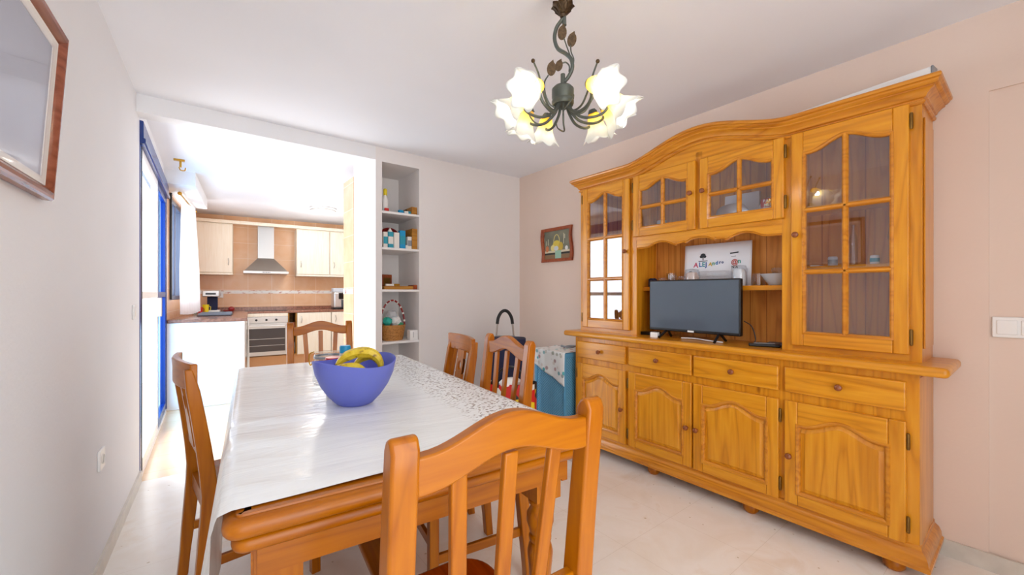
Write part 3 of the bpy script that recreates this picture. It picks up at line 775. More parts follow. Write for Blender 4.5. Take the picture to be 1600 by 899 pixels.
def tumbler(name, label, x, y, z, r, h, cat='glass', group=None, flip=False, taper=.8, stem=False, mat='glassware'):
    if stem:
        prof = [(0, 0), (r*.8, .0), (r*.8, .003), (.005, .008), (.004, h*.45), (r*.55, h*.55), (r, h*.75), (r*.85, h), (r*.82, h), (r*.95, h*.75), (r*.5, h*.57), (0, h*.52)]
    else:
        a, b = (r, r*taper) if flip else (r*taper, r)
        prof = [(0, 0), (a, 0), (b, h), (b-.003, h), (a-.003, .006), (0, .006)] if not flip else [(a, 0), (b, h), (0, h), (0, h-.006), (b-.003, h-.006), (a-.003, 0)]
    g = G()
    if flip: g.lathe(prof, 20, close=True)
    else: g.lathe(prof, 20)
    o = g.build(name, M[mat], loc=(x, y, z)); return tag(o, label, cat, group)
GG = 'clear glasses on the open shelf'
tumbler('drinking_glass', 'short clear glass nearest the blue speaker on the open shelf', 2.57, 1.60, SZ, .032, .062, group=GG)
tumbler('drinking_glass', 'taller clear glass second from the blue speaker', 2.62, 1.565, SZ, .034, .095, group=GG)
tumbler('drinking_glass', 'clear glass standing third from the blue speaker', 2.56, 1.525, SZ, .034, .078, group=GG)
tumbler('drinking_glass', 'clear glass standing just left of the blush jar', 2.6, 1.475, SZ, .03, .07, group=GG)
tumbler('drinking_glass', 'upturned clear tumbler right of the television on the open shelf', 2.575, .99, SZ, .036, .072, flip=True, group=GG)
j = empty('glass_jar', (2.585, 1.395, SZ), 0, 'blush coloured jar inside a clear rounded cover above the television', 'jar')
G().lathe([(0, 0), (.036, 0), (.040, .01), (.040, .075), (.030, .092), (0, .095)], 20).build('jar_body', M['pinkjar'], j)
G().lathe([(.046, 0), (.048, .09), (.040, .112), (0, .118), (0, .115), (.038, .109), (.045, .089), (.043, 0)], 24, close=True).build('cover', M['glassware'], j)
G().lathe([(0, 0), (.008, 0), (.008, .006), (0, .006)], 10).build('lid_knob', M['grey'], j, loc=(-.02, .0, .0935))
j = empty('glass_jar', (2.585, 1.10, SZ), 0, 'white printed jar inside a clear cover by the right edge of the drawing', 'jar')
G().lathe([(0, 0), (.034, 0), (.036, .01), (.036, .085), (.028, .1), (0, .102)], 20).build('jar_body', M['china'], j)
G().lathe([(.044, 0), (.045, .1), (.036, .122), (0, .126), (0, .123), (.035, .119), (.042, .099), (.041, 0)], 24, close=True).build('cover', M['glassware'], j)
o = empty('glass_dish', (2.585, 1.245, SZ), 0, 'long clear glass dish with a lid between the two covered jars', 'dish')
G().box(-.05, .05, -.085, .085, 0, .06).build('dish_body', M['glassware'], o, bevel=.01)
G().box(-.052, .052, -.087, .087, .062, .095).build('dish_lid', M['glassware'], o, bevel=.012)
g = G().lathe([(0, 0), (.04, 0), (.062, .03), (.085, .066), (.081, .066), (.058, .03), (.036, .006), (0, .006)], 28)
tag(g.build('white_bowl', M['frost'], loc=(2.612, .905, SZ)), 'frosted white bowl at the near end of the open shelf', 'bowl')
z0 = SZ+.066
st = []
for k in range(3):
    g = G().lathe([(0, 0), (.03, 0), (.036, .04), (.033, .04), (.027, .005), (0, .005)], 18)
    g.tube([(-.034, 0, .034), (-.052, 0, .03), (-.05, 0, .012), (-.032, 0, .01)], .003, 6)
    o = g.build('glass_cup', M['glassware'], loc=(2.607, .893+.002*k, z0-.055+.028*k+.055-.062), rot=(0, 0, R(-50+15*k)))
    tag(o, ['clear glass cup at the bottom of the stack in the white bowl', 'clear glass cup in the middle of the stack in the white bowl', 'clear glass cup on top of the stack in the white bowl'][k], 'cup', 'glass cups stacked in the bowl')
# drawing
pa = R(-90)
po = empty('child_drawing', (2.655, 1.479, SZ), -90, 'white poster with colourful hand drawn name leaning at the back of the shelf', 'poster')
sheet = G().grid(lambda u, v: Vector((u*.425, -.012*sin(u*6)*.4+.03*v*.6-.02, v*.277)), 24, 6).build('sheet', M['paper'], po, solid=.0015)
def yy(x, z): u = x/.425; v = z/.277; return -.012*sin(u*6)*.4+.018*v-.02-.0022
def letters(txt, x, z, size, col, rot=0, parent=po):
    c = bpy.data.curves.new('t', 'FONT'); c.body = txt; c.size = size; c.extrude = .0003; c.offset = .0009
    t = bpy.data.objects.new('t', c); COL.objects.link(t)
    bpy.context.view_layer.update()
    me = bpy.data.meshes.new_from_object(t.evaluated_get(bpy.context.evaluated_depsgraph_get()))
    bpy.data.objects.remove(t); bpy.data.curves.remove(c)
    o = bpy.data.objects.new('lettering', me); COL.objects.link(o); me.materials.clear(); me.materials.append(plain('ink_'+txt, col, .6))
    o.parent = parent; o.location = (x, yy(x, z) if parent is po else 0, z); o.rotation_euler = (pi/2, R(rot), 0)
    return o
for t, x, z, s_, c_, r_ in (('A', .066, .128, .046, 'c23a5a', 5), ('L', .103, .130, .042, '1f6ab0', 0), ('E', .124, .130, .042, '2a8f9a', 0), ('J', .146, .130, .042, '2a4fa0', 0), ('A', .166, .134, .034, 'd8b02a', 8), ('n', .190, .138, .034, '38a070', 0), ('d', .210, .140, .032, '2a7fc0', 0), ('r', .232, .144, .030, '3a4a90', 0), ('o', .247, .146, .024, '2a4a80', 0)):
    letters(t, x, z, s_, c_, r_)
m_ink = plain('black_ink', '26282e', .6)
g = G().box(-.003, .003, -.0005, .0005, -.02, .0)
for a_, b_, r_ in ((0, .012, .017), (-.011, .004, .011), (.011, .004, .011)):
    g.prism([(a_+r_*cos(k*pi/6), b_+r_*.8*sin(k*pi/6)) for k in range(12)], -.0004-.0002*a_*50, .0004, 'xz')
g.box(-.03, .03, -.0005, .0005, -.027, -.023)
g.build('tree_motif', m_ink, po, loc=(.129, yy(.129, .19), .192))
G().box(-.025, .025, -.0005, .0005, -.004, .004).build('black_bar', m_ink, po, loc=(.322, yy(.322, .2), .208), rot=(0, R(-5), 0))
G().box(-.014, .014, -.0005, .0005, -.002, .002).build('caption_line', plain('grey_ink', '9a9ca2', .6), po, loc=(.318, yy(.322, .2), .186), rot=(0, R(-5), 0))
letters('@', .305, .138, .040, 'b8402e'); letters('n', .343, .142, .040, '2a9a8a')
letters('N A', .308, .112, .022, '26282e')

# ---------------------------------------------------------------- inside the glazed cupboards
def plate(z, r, lab, x=2.585, y=.535):
    g = G().lathe([(0, 0), (r*.6, 0), (r, .012), (r, .015), (r*.6, .004), (0, .004)], 36)
    tag(g.build('dinner_plate', M['china'], loc=(x, y, z)), lab, 'plate', 'white plates behind the glass')
zc = CT+.001
plate(zc, .118, 'white dinner plate at the bottom of the stack behind glass')
plate(zc+.011, .118, 'white dinner plate second from the bottom of the stack')
plate(zc+.022, .113, 'white dinner plate third from the bottom of the stack')
plate(zc+.033, .108, 'white dinner plate on top of the stack behind glass')
b = G().box(-.012, .012, -.035, .035, 0, .14).build('wooden_block', M['boxwood'], loc=(2.67, .36, zc), bevel=.003)
tag(b, 'narrow wooden board standing beside the white plates', 'board')
s1 = 1.335; s2 = 1.64
def can(name, lab, x, y, z, r, h, mat, cat='jar', band=None):
    o = G().lathe([(0, 0), (r, 0), (r, h*.9), (r*.85, h), (0, h)], 18).build(name, mat, loc=(x, y, z)); tag(o, lab, cat)
    if band: G().lathe([(r+.0006, h*.3), (r+.0006, h*.7)], 18).build('label_band', band, o)
    return o
can('small_jar', 'small printed jar left of the bar in the tall glazed cupboard', 2.57, .64, s1, .02, .05, M['frost'], band=M['grey'])
can('small_jar', 'small white jar with grey lid beside the clear bottle', 2.56, .475, s1, .018, .045, M['china'], band=M['teal'])
g = G().lathe([(0, 0), (.018, 0), (.016, .14), (.007, .165), (.007, .19), (.010, .195), (.010, .2), (.005, .2), (.005, .165), (.014, .138), (.015, .005), (0, .005)], 16)
tag(g.build('glass_bottle', M['glassware'], loc=(2.56, .585-.03, s1)), 'slim clear bottle in the tall glazed cupboard', 'bottle')
tumbler('wine_glass', 'stemmed clear glass at the far corner of the tall cupboard shelf', 2.58, .40, s1, .034, .17, stem=True)
o = G().box(-.05, .05, -.02, .02, 0, .008).build('paper_card', M['offwhite'], loc=(2.56, .70, s1), bevel=.001); tag(o, 'small pale card lying on the shelf of the tall cupboard', 'card')
# small cupboards (floor at 1.593)
sf = 1.594
o = can('white_mug', 'tall pale mug behind the left small glazed door', 2.56, 1.60, sf, .035, .11, M['frost'], 'mug')
G().tube([(0, .034, .08), (0, .055, .075), (0, .055, .04), (0, .034, .035)], .005, 6).build('handle', M['frost'], o)
o = empty('angel_figurine', (2.50, 1.435, sf), 0, 'small white angel figurine with dark hair behind the small glazed door', 'figurine')
g = G(); g.ball((0, 0, .02), .026, (1, 1.5, .8)); g.ball((0, .03, .022), .016); g.ball((0, -.03, .022), .016); g.ball((0, 0, .012), .02, (1, 1.9, .6))
g.build('gown', M['china'], o)
G().ball((0, 0, .052), .014).build('head', plain('skin_tone', 'e6b59c', .5), o)
G().ball((.004, 0, .057), .0145, (1, 1.05, .8)).build('hair', M['brownstem'], o)
o = G().box(-.03, .03, -.045, .045, 0, .11).build('gift_box', M['offwhite'], loc=(2.60, 1.37, sf), rot=(0, 0, R(10)), bevel=.003); tag(o, 'pale cardboard box behind the angel figurine', 'box')
G().box(-.0315, -.0305, -.04, .04, .02, .05).build('green_label', M['green'], o)
def crinkle(name, lab, x, y, z, w, d, h, mat, seed, cat='bag'):
    def f(u, v):
        a = 2*pi*u; ph = pi*(v*.92+.04)
        r = 1+.22*mnoise.noise(Vector((cos(a)*2+seed, sin(a)*2, v*4)))
        return Vector((cos(a)*w/2*r*sin(ph)**.6, sin(a)*d/2*r*sin(ph)**.6, h/2-h/2*cos(ph)))
    o = G().grid(f, 26, 14).build(name, mat, loc=(x, y, z), ang=30); return tag(o, lab, cat)
M['foil'] = plain('silver_foil', 'd6dae0', .3, metal=.35)
crinkle('foil_bag', 'crumpled silver foil bag behind the right small glazed door', 2.56, 1.13, sf+.004, .10, .19, .14, M['foil'], 1.3)
o = empty('printed_balloon_bag', (2.56, .90, sf+.004), 0, 'red and white printed foil packet at the hinge side of the small door', 'packet')
def pk(u, v):
    a = 2*pi*u; ph = pi*(v*.96+.02)
    return Vector((cos(a)*.045*sin(ph), sin(a)*.085*sin(ph), .075-.073*cos(ph)))
G().grid(pk, 24, 14).build('packet_body', M['foil'], o)
def pk2(u, v): return Vector((-.0475*sqrt(max(0, 1-((v-.5)*1.3)**2)) * sqrt(max(.05, 1-((u-.5)*1.45)**2)), (u-.5)*.12, .065+v*.068))
G().grid(pk2, 10, 6).build('printed_patch', M['red'], o)
def lett2(t, y, z, s_):
    l = letters(t, 0, z, s_, 'f4f0ee', 0, parent=o); l.location = (-.0505, y, z); l.rotation_euler = (pi/2, 0, -pi/2)
lett2('BAMOS', .042, .108, .024); lett2('MUJER', .036, .086, .022)
o = G().box(-.01, .01, -.10, .10, 0, .05).build('greeting_card', M['paper'], loc=(2.655, 1.12, sf+.145), rot=(0, .1, 0)); 
o.location.z = sf; o.scale = (1, 1, 4.4); tag(o, 'white card standing behind the foil bag in the small cupboard', 'card')

# ================================================================= DINING TABLE
TA = -5.0; TWd, TLn = .955, 1.90
tcx = Vector((.035, .945, 0)); ux = Vector((cos(R(TA)), sin(R(TA)), 0)); uy = Vector((-sin(R(TA)), cos(R(TA)), 0))
TC = tcx+ux*TWd/2+uy*TLn/2
table = empty('dining_table', TC, TA, 'long orange wood dining table under a white vinyl cloth', 'table')
def rrect(w, l, r, n=6):
    pts = []
    for sx, sy, a0 in ((1, 1, 0), (-1, 1, 90), (-1, -1, 180), (1, -1, 270)):
        for k in range(n+1):
            a = R(a0+90*k/n); pts.append((sx*(w/2-r)+r*cos(a), sy*(l/2-r)+r*sin(a)))
    return pts
def slab(parent, name, w, l, r, prof, mat, z):
    base = rrect(w, l, r); ou = []
    for i in range(len(base)):
        p0, p1, p2 = Vector(base[i-1]), Vector(base[i]), Vector(base[(i+1) % len(base)])
        d = ((p1-p0).normalized()+(p2-p1).normalized()).normalized(); ou.append((d.y, -d.x))
    g = G(); rings = []
    for off, zz in prof: rings.append([g.bm.verts.new((p[0]+q[0]*off, p[1]+q[1]*off, zz)) for p, q in zip(base, ou)])
    m = len(base)
    for A, B in zip(rings, rings[1:]):
        for k in range(m): g.bm.faces.new((A[k], A[(k+1) % m], B[(k+1) % m], B[k]))
    g.bm.faces.new(rings[0][::-1]); g.bm.faces.new(rings[-1])
    return g.build(name, mat, parent, loc=(0, 0, z), ang=30)
def bull(t, ext=.0, lip=True):
    p = [(-.02, 0)]
    for k in range(9):
        a = -pi/2+pi*k/8; p.append((-t*.5+t*.5*cos(a)+ext, t/2+t/2*sin(a)))
    if lip: p += [(-t*.55, t), (-t*.57, t+.004), (-t*.65, t+.0045), (-.05, t+.0045)]
    return p
slab(table, 'tabletop', TWd, TLn, .035, bull(.042), W['cx'], .7135)
slab(table, 'edge_moulding', TWd-.03, TLn-.03, .03, bull(.034, lip=False), W['cx'], .679)
g = G()
aw, al = TWd/2-.06, TLn/2-.06
g.box(-aw, aw, -al-.011, -al+.011, .612, .69).box(-aw, aw, al-.011, al+.011, .60, .69).box(-aw-.011, -aw+.011, -al, al, .60, .69).box(aw-.011, aw+.011, -al, al, .60, .69)
g.build('apron', W['cx'], table)
legp = [(.022, 0), (.030, .03), (.033, .07), (.024, .10), (.022, .12), (.028, .135), (.029, .17), (.030, .25), (.036, .36), (.041, .42), (.036, .445), (.030, .455), (.036, .465), (.036, .475), (.030, .482), (.036, .50), (.044, .53), (.043, .555), (.030, .58), (.028, .588), (.038, .594), (.039, .604), (.034, .612), (.030, .618)]
for sx in (-1, 1):
    for sy in (-1, 1):
        lo = G().lathe([(0, 0)]+[(a_, b_*.90) for a_, b_ in legp]+[(0, .5565)], 24); lo.box(-.046, .046, -.046, .046, .556, .69)
        lo.build('table_leg', W['cz'], table, loc=(sx*(TWd/2-(.10 if sx < 0 else .128)), sy*(TLn/2-.10), 0))
# low stretcher: two cross rails and a long flat plank
g = G()
for s in (-1, 1): g.box(-TWd/2+.12, TWd/2-.12, s*(TLn/2-.10)-.02, s*(TLn/2-.10)+.02, .12, .165)
g.build('cross_stretcher', W['cx'], table, bevel=.006)
G().box(-.06, .035, -TLn/2+.09, TLn/2-.09, .165, .19).build('plank_stretcher', W['cy'], table, bevel=.008, seg=3)

# tablecloth
def cloth(u, v):
    # u across 0..1 : left hem -> right hem ; v along : near edge -> far hem
    dropL, dropR, dropF = .40, .14, .22
    w2 = TWd/2+.004; y0 = -TLn/2+.035+.03*u; y1 = TLn/2+.004
    tot = dropL+2*w2+dropR; s = u*tot
    zt = .7640
    ytot = (y1-y0)+dropF; q = v*ytot; y = y0+q; dz2 = 0
    if y > y1: dz2 = y-y1; y = y1+.01*min(1, dz2/.03)
    if s < dropL:
        d = (dropL-s)*(1 if y < -.35 else max(.6, 1-(y+.35)*1.0)); x = -w2-.012*min(1, d/.04)-.035*(d/.4)-.012*sin(y*9+d*4)*(d/.4)*2; z = zt-d
        if d < .02: z = zt-d*.8; 
    elif s > dropL+2*w2:
        d = s-dropL-2*w2; x = w2+.010*min(1, d/.04)+.004*sin(y*11)*d*4; z = zt-d
    else:
        x = -w2+(s-dropL); z = zt
        e = min(abs(x+w2), abs(x-w2)); z -= .006*max(0, 1-e/.02)
        # wrinkles across the left half
        k = max(0, min(1, (.14-x)/.3))*(1 if y < .55 else .7)
        z += k*.006*max(0, mnoise.noise(Vector((x*1.6+y*.3, y*7.5+x*2.2, 3.3))))**1
        z += .0015*max(0, mnoise.noise(Vector((x*3, y*3, 8))))
    z = min(z, zt+.01)
    if dz2: z = min(z, zt-dz2) if not (s < dropL or s > dropL+2*w2) else z-dz2*.5
    return Vector((x, y, z))
tc_ = G().grid(cloth, 150, 190).build('tablecloth', M['cloth'], loc=TC, rot=(0, 0, R(TA)), ang=180)
tag(tc_, 'white vinyl tablecloth with brown speckled border on the dining table', 'tablecloth')

# bowl with bananas
TZ = .7655
bw = (.4955, 1.65)
def rimwave(v, a):
    k = max(0, (v.z-.06)/.11); return Vector((v.x, v.y, v.z+.012*k*cos(2*a-.6)))
g = G().lathe([(0, 0), (.060, 0), (.068, .004), (.098, .035), (.125, .075), (.145, .12), (.155, .168), (.152, .170), (.142, .121), (.121, .078), (.094, .040), (.062, .010), (0, .008)], 56, f=rimwave)
bo = g.build('fruit_bowl', M['bluebowl'], loc=(bw[0], bw[1], TZ)); tag(bo, 'blue translucent plastic fruit bowl on the tablecloth', 'bowl')
def banana(name, lab, ctrl, r, tip0, tip1):
    pts = slerp(ctrl, 6); n = len(pts)
    rs = [r*(min(1, .30+2.6*(i/(n-1)))*min(1, .32+2.2*(1-i/(n-1))))**.8 for i in range(n)]
    c0 = Vector(ctrl[len(ctrl)//2])
    g = G().tube([p-c0 for p in pts], rs, 7)
    o = g.build(name, M['banana'], loc=c0, ang=28); tag(o, lab, 'banana', 'bananas in the blue bowl')
    for a_, b_, rr in ((pts[0], pts[1], tip0), (pts[-1], pts[-2], tip1)):
        d = (a_-b_).normalized()
        G().tube([a_-c0-d*.004, a_-c0+d*.018], [rr*1.1, rr*.8], 7).build('stem_tip', M['brownstem'], o)
def bp_(px_, h):   # helper on a vertical plane through the bowl facing the camera: px offset in metres, depth offset
    return None
cx_, sx_ = cos(TH), sin(TH)
def bl(a, d, h): return (bw[0]+a*cx_+d*sx_, bw[1]-a*sx_+d*cx_, TZ+h)   # a right of camera, d away from camera
banana('banana', 'larger curved yellow banana arching over the rim of the blue bowl', [bl(-.065, -.02, .152), bl(-.04, -.01, .178), bl(0, .0, .196), bl(.045, .01, .198), bl(.082, .02, .175), bl(.095, .025, .135)], .021, .008, .007)
banana('banana', 'smaller yellow banana lying lower at the front of the bowl', [bl(-.085, -.055, .128), bl(-.05, -.06, .140), bl(-.01, -.062, .150), bl(.03, -.05, .148), bl(.06, -.03, .125)], .018, .006, .006)
banana('banana', 'third yellow banana tucked behind the arching banana', [bl(-.035, .075, .135), bl(.0, .085, .165), bl(.04, .088, .172), bl(.072, .078, .15), bl(.082, .066, .11)], .018, .008, .007)
# jar and bottle behind the bowl
jr = empty('clip_jar', (.505, 2.10, TZ), 0, 'clear glass jar with wire clips behind the blue bowl', 'jar')
G().lathe([(0, 0), (.065, 0), (.07, .01), (.07, .10), (.06, .118), (.06, .128), (.057, .128), (.057, .115), (.066, .098), (.066, .012), (0, .006)], 28).build('jar_body', M['glassware'], jr)
G().lathe([(0, .130), (.062, .130), (.064, .136), (.06, .15), (0, .152)], 28).build('lid', M['glassware'], jr)
G().lathe([(.061, .122), (.066, .122), (.066, .134), (.061, .134)], 28, close=True).build('rubber_seal', M['grey'], jr)
for s in (-1, 1):
    G().tube(slerp([(s*.055, -s*.04, .15), (s*.072, -s*.05, .14), (s*.076, -s*.052, .11), (s*.07, -s*.048, .085), (s*.062, -s*.045, .10)], 4), .003, 6).build('wire_clip', M['brass_bright'], jr)
bt = empty('milk_bottle', (.56, 2.02, TZ), 0, 'small white bottle with bright blue cap beside the clip jar', 'bottle')
G().lathe([(0, 0), (.026, 0), (.028, .005), (.028, .13), (.024, .15), (0, .15)], 20).build('bottle_body', M['frost'], bt)
G().lathe([(0, .15), (.025, .15), (.025, .178), (.022, .184), (0, .184)], 20).build('cap', M['cyan'], bt)
rl = G().lathe([(0, 0), (.03, 0), (.032, .01), (.032, .105), (.034, .11), (.034, .125), (.03, .13), (0, .13)], 20); rl.mi = 0
o = rl.build('sauce_jar', M['frost'], loc=(.487, 1.935, TZ)); tag(o, 'low jar with a red lid just behind the blue bowl', 'jar')
G().lathe([(0, .1305), (.0355, .1305), (.0365, .136), (.0345, .146), (0, .148)], 20).build('red_lid', M['red'], o)
bpy.data.objects[o.name].location.z = TZ

# ================================================================= CHAIRS
def chair_mesh(kind):
    root = empty('dining_chair', (0, 0, 0))
    HT = 1.0 if kind == 'slat' else .95
    sp = .1875
    # rear posts in side view (y, z)
    def ycen(z):
        if z < .45: return -.225+(.04)*(z/.45)
        return -.185-(.05 if kind == 'slat' else .075)*((z-.45)/(.55))**1.3
    def th(z):
        return .036+.014*(1-abs(z-.47)/.5) if z > .1 else .036
    for s in (-1, 1):
        zs = [0, .1, .2, .3, .4, .47, .55, .65, .75, .85, .93, HT-.02]
        front = [(ycen(z)+th(z)/2, z) for z in zs]; back = [(ycen(z)-th(z)/2, z) for z in zs]
        t_ = [(ycen(HT)+.012, HT-.006), (ycen(HT)+.002, HT), (ycen(HT)-.008, HT-.003)]
        if kind == 'slat':
            G().prism(front+t_+back[::-1], -.021, .021, 'yz').build('rear_post', W['cz'], root, loc=(s*sp, 0, 0), bevel=.006, seg=3)
        else:
            G().prism(front[:-2]+[(ycen(.93)+.012, .93)]+[(ycen(.93)-.012, .93)]+back[:-2][::-1], -.018, .018, 'yz').build('rear_post', W['cz'], root, loc=(s*(sp+.008), 0, 0), bevel=.005, seg=3)
    # front legs
    for s in (-1, 1):
        G().prism([(-.017, 0), (.017, 0), (.019, .43), (-.019, .43)], -.018, .018, 'xz').build('front_leg', W['cz'], root, loc=(s*.175, .185, 0), bevel=.003)
    # seat: rounded front corners
    pts = []
    for x, y in ((-.195, -.175), (.195, -.175)): pts.append((x, y))
    for k in range(9):
        a = pi/2*k/8; pts.append((.205-.09+.09*cos(a), .235-.09+.09*sin(a)))
    for k in range(9):
        a = pi/2+pi/2*k/8; pts.append((-.205+.09+.09*cos(a), .235-.09+.09*sin(a)))
    G().prism(pts, .435, .458, 'xy').build('seat', W['seat'], root, bevel=.008, seg=3)
    g = G().box(-.165, .165, .185-.010, .185+.010, .375, .435).box(-.165, .165, -.195, -.175, .375, .435)
    for s in (-1, 1): g.box(s*.175-.01, s*.175+.01, -.175, .175, .375, .435)
    g.build('seat_rail', W['cx'], root)
    for s in (-1, 1): G().box(s*.178-.008, s*.178+.008, -.19, .175, .19, .225).build('side_stretcher', W['cy'], root, bevel=.002)
    G().box(-.17, .17, .18, .195, .245, .28).build('front_stretcher', W['cx'], root, bevel=.002)
    yr = ycen(.95)
    if kind == 'slat':
        n = 24; w = sp-.018
        tp, bt_ = [], []
        for i in range(n+1):
            x = -w+2*w*i/n; t = abs(x)/w; k = .5*(1+cos(pi*min(1, t/.92)))
            tp.append((x, .966+.038*k)); bt_.append((x, .908+.034*k))
        ov = yr+.0
        G().prism(tp+bt_[::-1], ov-.013, ov+.013, 'xz').build('top_rail', W['cx'], root, bevel=.004, seg=2)
        G().box(-w, w, ycen(.635)-.011, ycen(.635)+.011, .615, .655).build('lower_rail', W['cx'], root, bevel=.003)
        for xt, xb in ((-.098, -.083), (0, 0), (.098, .083)):
            zt_ = .935 if xt == 0 else .925
            m = None
            g = G()
            y0, y1 = ycen(.65), yr
            vs = [(xb-.014, y0, .65), (xb+.014, y0, .65), (xt+.014, y1, zt_), (xt-.014, y1, zt_)]
            v8 = [Vector((a, b-.007, c)) for a, b, c in vs]+[Vector((a, b+.007, c)) for a, b, c in vs]
            g._faces(v8, [(0, 1, 2, 3), (7, 6, 5, 4), (0, 4, 5, 1), (1, 5, 6, 2), (2, 6, 7, 3), (3, 7, 4, 0)])
            g.build('back_slat', W['cz'], root, bevel=.003)
    else:
        # plain curved top rail and cut-out splat
        g = G(); n = 14; rings = []
        for i in range(n+1):
            x = -.212+.424*i/n; t = x/.212; y = ycen(.9)-.028*(1-t*t)+.01
            rings.append([(x, y-.011, .855), (x, y+.011, .855), (x, y+.011, .948+.002*(1-t*t)), (x, y-.011, .948+.002*(1-t*t))])
        R_ = [[g.bm.verts.new(p) for p in r_] for r_ in rings]
        for A, B in zip(R_, R_[1:]):
            for k in range(4): g.bm.faces.new((A[k], A[(k+1) % 4], B[(k+1) % 4], B[k]))
        g.bm.faces.new(R_[0]); g.bm.faces.new(R_[-1][::-1])
        g.build('top_rail', W['cx'], root, bevel=.004)
        G().box(-.18, .18, ycen(.6)-.01, ycen(.6)+.01, .58, .62).build('lower_rail', W['cx'], root, bevel=.003)
        # splat panel with round hole
        hole = [(0+.028*cos(2*pi*k/24), .775+.028*sin(2*pi*k/24)) for k in range(24)]
        def outer(p):
            dx, dz = p[0], p[1]-.775; s_ = min(.055/max(1e-6, abs(dx)), .045/max(1e-6, abs(dz))); return (dx*s_, .775+dz*s_)
        g = G()
        for yo in (-.007, .007):
            H_ = [g.bm.verts.new((p[0], ycen(p[1])-.008+yo, p[1])) for p in hole]
            O_ = [g.bm.verts.new((outer(p)[0], ycen(outer(p)[1])-.008+yo, outer(p)[1])) for p in hole]
            for k in range(24): g.bm.faces.new((H_[k], H_[(k+1) % 24], O_[(k+1) % 24], O_[k]))
            if yo < 0: Hp, Op = H_, O_
            else:
                for k in range(24):
                    g.bm.faces.new((Hp[k], Hp[(k+1) % 24], H_[(k+1) % 24], H_[k]))
        y1, y2, y3, y4 = ycen(.62)-.008, ycen(.73)-.008, ycen(.82)-.008, ycen(.86)-.006
        for za, zb_, ya, yb in ((.61, .731, y1, y2), (.819, .865, y3, y4)):
            v8 = [Vector((x, y+q, z)) for q in (-.007, .007) for x, y, z in ((-.055, ya, za), (.055, ya, za), (.055, yb, zb_), (-.055, yb, zb_))]
            g._faces(v8, [(0, 1, 2, 3), (7, 6, 5, 4), (0, 4, 5, 1), (1, 5, 6, 2), (2, 6, 7, 3), (3, 7, 4, 0)])
        g.build('back_splat', W['cz'], root)
        for x in (-.125, .125):
            G().tube([(x*.95, ycen(.6), .60), (x, ycen(.87)-.012, .87)], .012, 4).build('back_slat', W['cz'], root)
    return root
A = chair_mesh('slat')
CG = 'orange slat back dining chairs'
def place(o, px, py, rz, lab, grp=CG):
    # px,py: centre of the back's top
    f = Vector((-sin(R(rz)), cos(R(rz)), 0))
    o.location = Vector((px, py, 0))+f*.235; o.rotation_euler = (0, 0, R(rz)); tag(o, lab, 'chair', grp)
place(A, .415, .535, -2.4, 'large orange slat back chair at the near end of the table')
o = copy_tree(A); place(o, 1.135, 1.49, 82, 'orange slat back chair on the dresser side of the table')
o = copy_tree(A); place(o, .688, 3.085, 175, 'orange slat back chair at the kitchen end of the table')
B = chair_mesh('splat')
CG2 = 'plain topped chairs with a pierced splat'
place(B, 1.232, 2.08, 78.5, 'plain topped wooden chair with a pierced splat beside the slat back chair', CG2)
o = copy_tree(B); place(o, -.034, 2.03, -83.1, 'plain topped wooden chair seen edge-on beside the white wall', CG2)

# ================================================================= CORNER THINGS
# shopping trolley
tr = empty('shopping_trolley', (1.95, 2.60, 0), -35, 'navy shopping trolley with black foam handle behind the chairs', 'trolley')

g = G()
def bagf(u, v):
    a = 2*pi*u; c_, s_ = cos(a), sin(a)
    k = (abs(c_)**4+abs(s_)**4)**-.25
    b = 1+.06*sin(v*pi)+.03*mnoise.noise(Vector((c_*2, s_*2, v*5)))
    return Vector((.16*c_*k*b, .11*s_*k*b, .10+v*.72))
g.grid(bagf, 40, 16)
g.prism([(.16*cos(2*pi*k/20)*((abs(cos(2*pi*k/20))**4+abs(sin(2*pi*k/20))**4)**-.25), .11*sin(2*pi*k/20)*((abs(cos(2*pi*k/20))**4+abs(sin(2*pi*k/20))**4)**-.25)) for k in range(20)], .80, .84, 'xy')
g.build('bag', M['navy'], tr)
g = G()
for s in (-1, 1): g.tube([(s*.10, .14, .08), (s*.095, .15, .6), (s*.062, .165, .96)], .008, 8)
g.tube([(-.085, .155, .84), (.085, .155, .84)], .005, 6); g.tube([(-.12, .13, .08), (.12, .13, .08)], .008, 8)
g.box(-.1, .1, -.1, .14, .085, .095)
g.build('tube_frame', M['steel'], tr)
G().tube(slerp([(-.064, .164, .94), (-.056, .167, .99), (-.032, .17, 1.035), (0, .17, 1.052), (.032, .17, 1.035), (.056, .167, .99), (.064, .164, .94)], 4), .014, 10).build('foam_handle', M['black'], tr)
for s in (-1, 1):
    w = G().lathe([(.0, -.012), (.06, -.012), (.07, -.008), (.07, .008), (.06, .012), (0, .012)], 24, m=Matrix.Rotation(pi/2, 4, 'Y')).build('wheel', M['black'], tr, loc=(s*.14, .13, .07))
g = G().box(-.1, .1, -.11, -.10, 0, .09); g.build('front_foot', M['steel'], tr)
# printed bag
pb = empty('printed_tote', (1.665, 2.165, 0), -40, 'red yellow and black printed bag behind the slat back chair', 'bag')
def tote(u, v):
    a = 2*pi*u; c_, s_ = cos(a), sin(a); k = (abs(c_)**4+abs(s_)**4)**-.25
    return Vector((.17*c_*k*(1+.05*sin(5*a)*v), .10*s_*k*(1-.25*v), v*.60))
G().grid(tote, 40, 12).build('bag_body', M['bagprint'], pb)
crv = G().tube(slerp([(-.08, -.07, .58), (-.07, -.08, .68), (0, -.08, .72), (.07, -.08, .68), (.08, -.07, .58)], 5), .008, 6).build('strap', M['black'], pb)
sc_ = G().ball((0, 0, 0), .06, (1.5, .9, .6)).build('tissue_bundle', M['white'], loc=(1.655, 2.155, .60)); tag(sc_, 'white crumpled bundle sticking out of the printed bag', 'bundle')
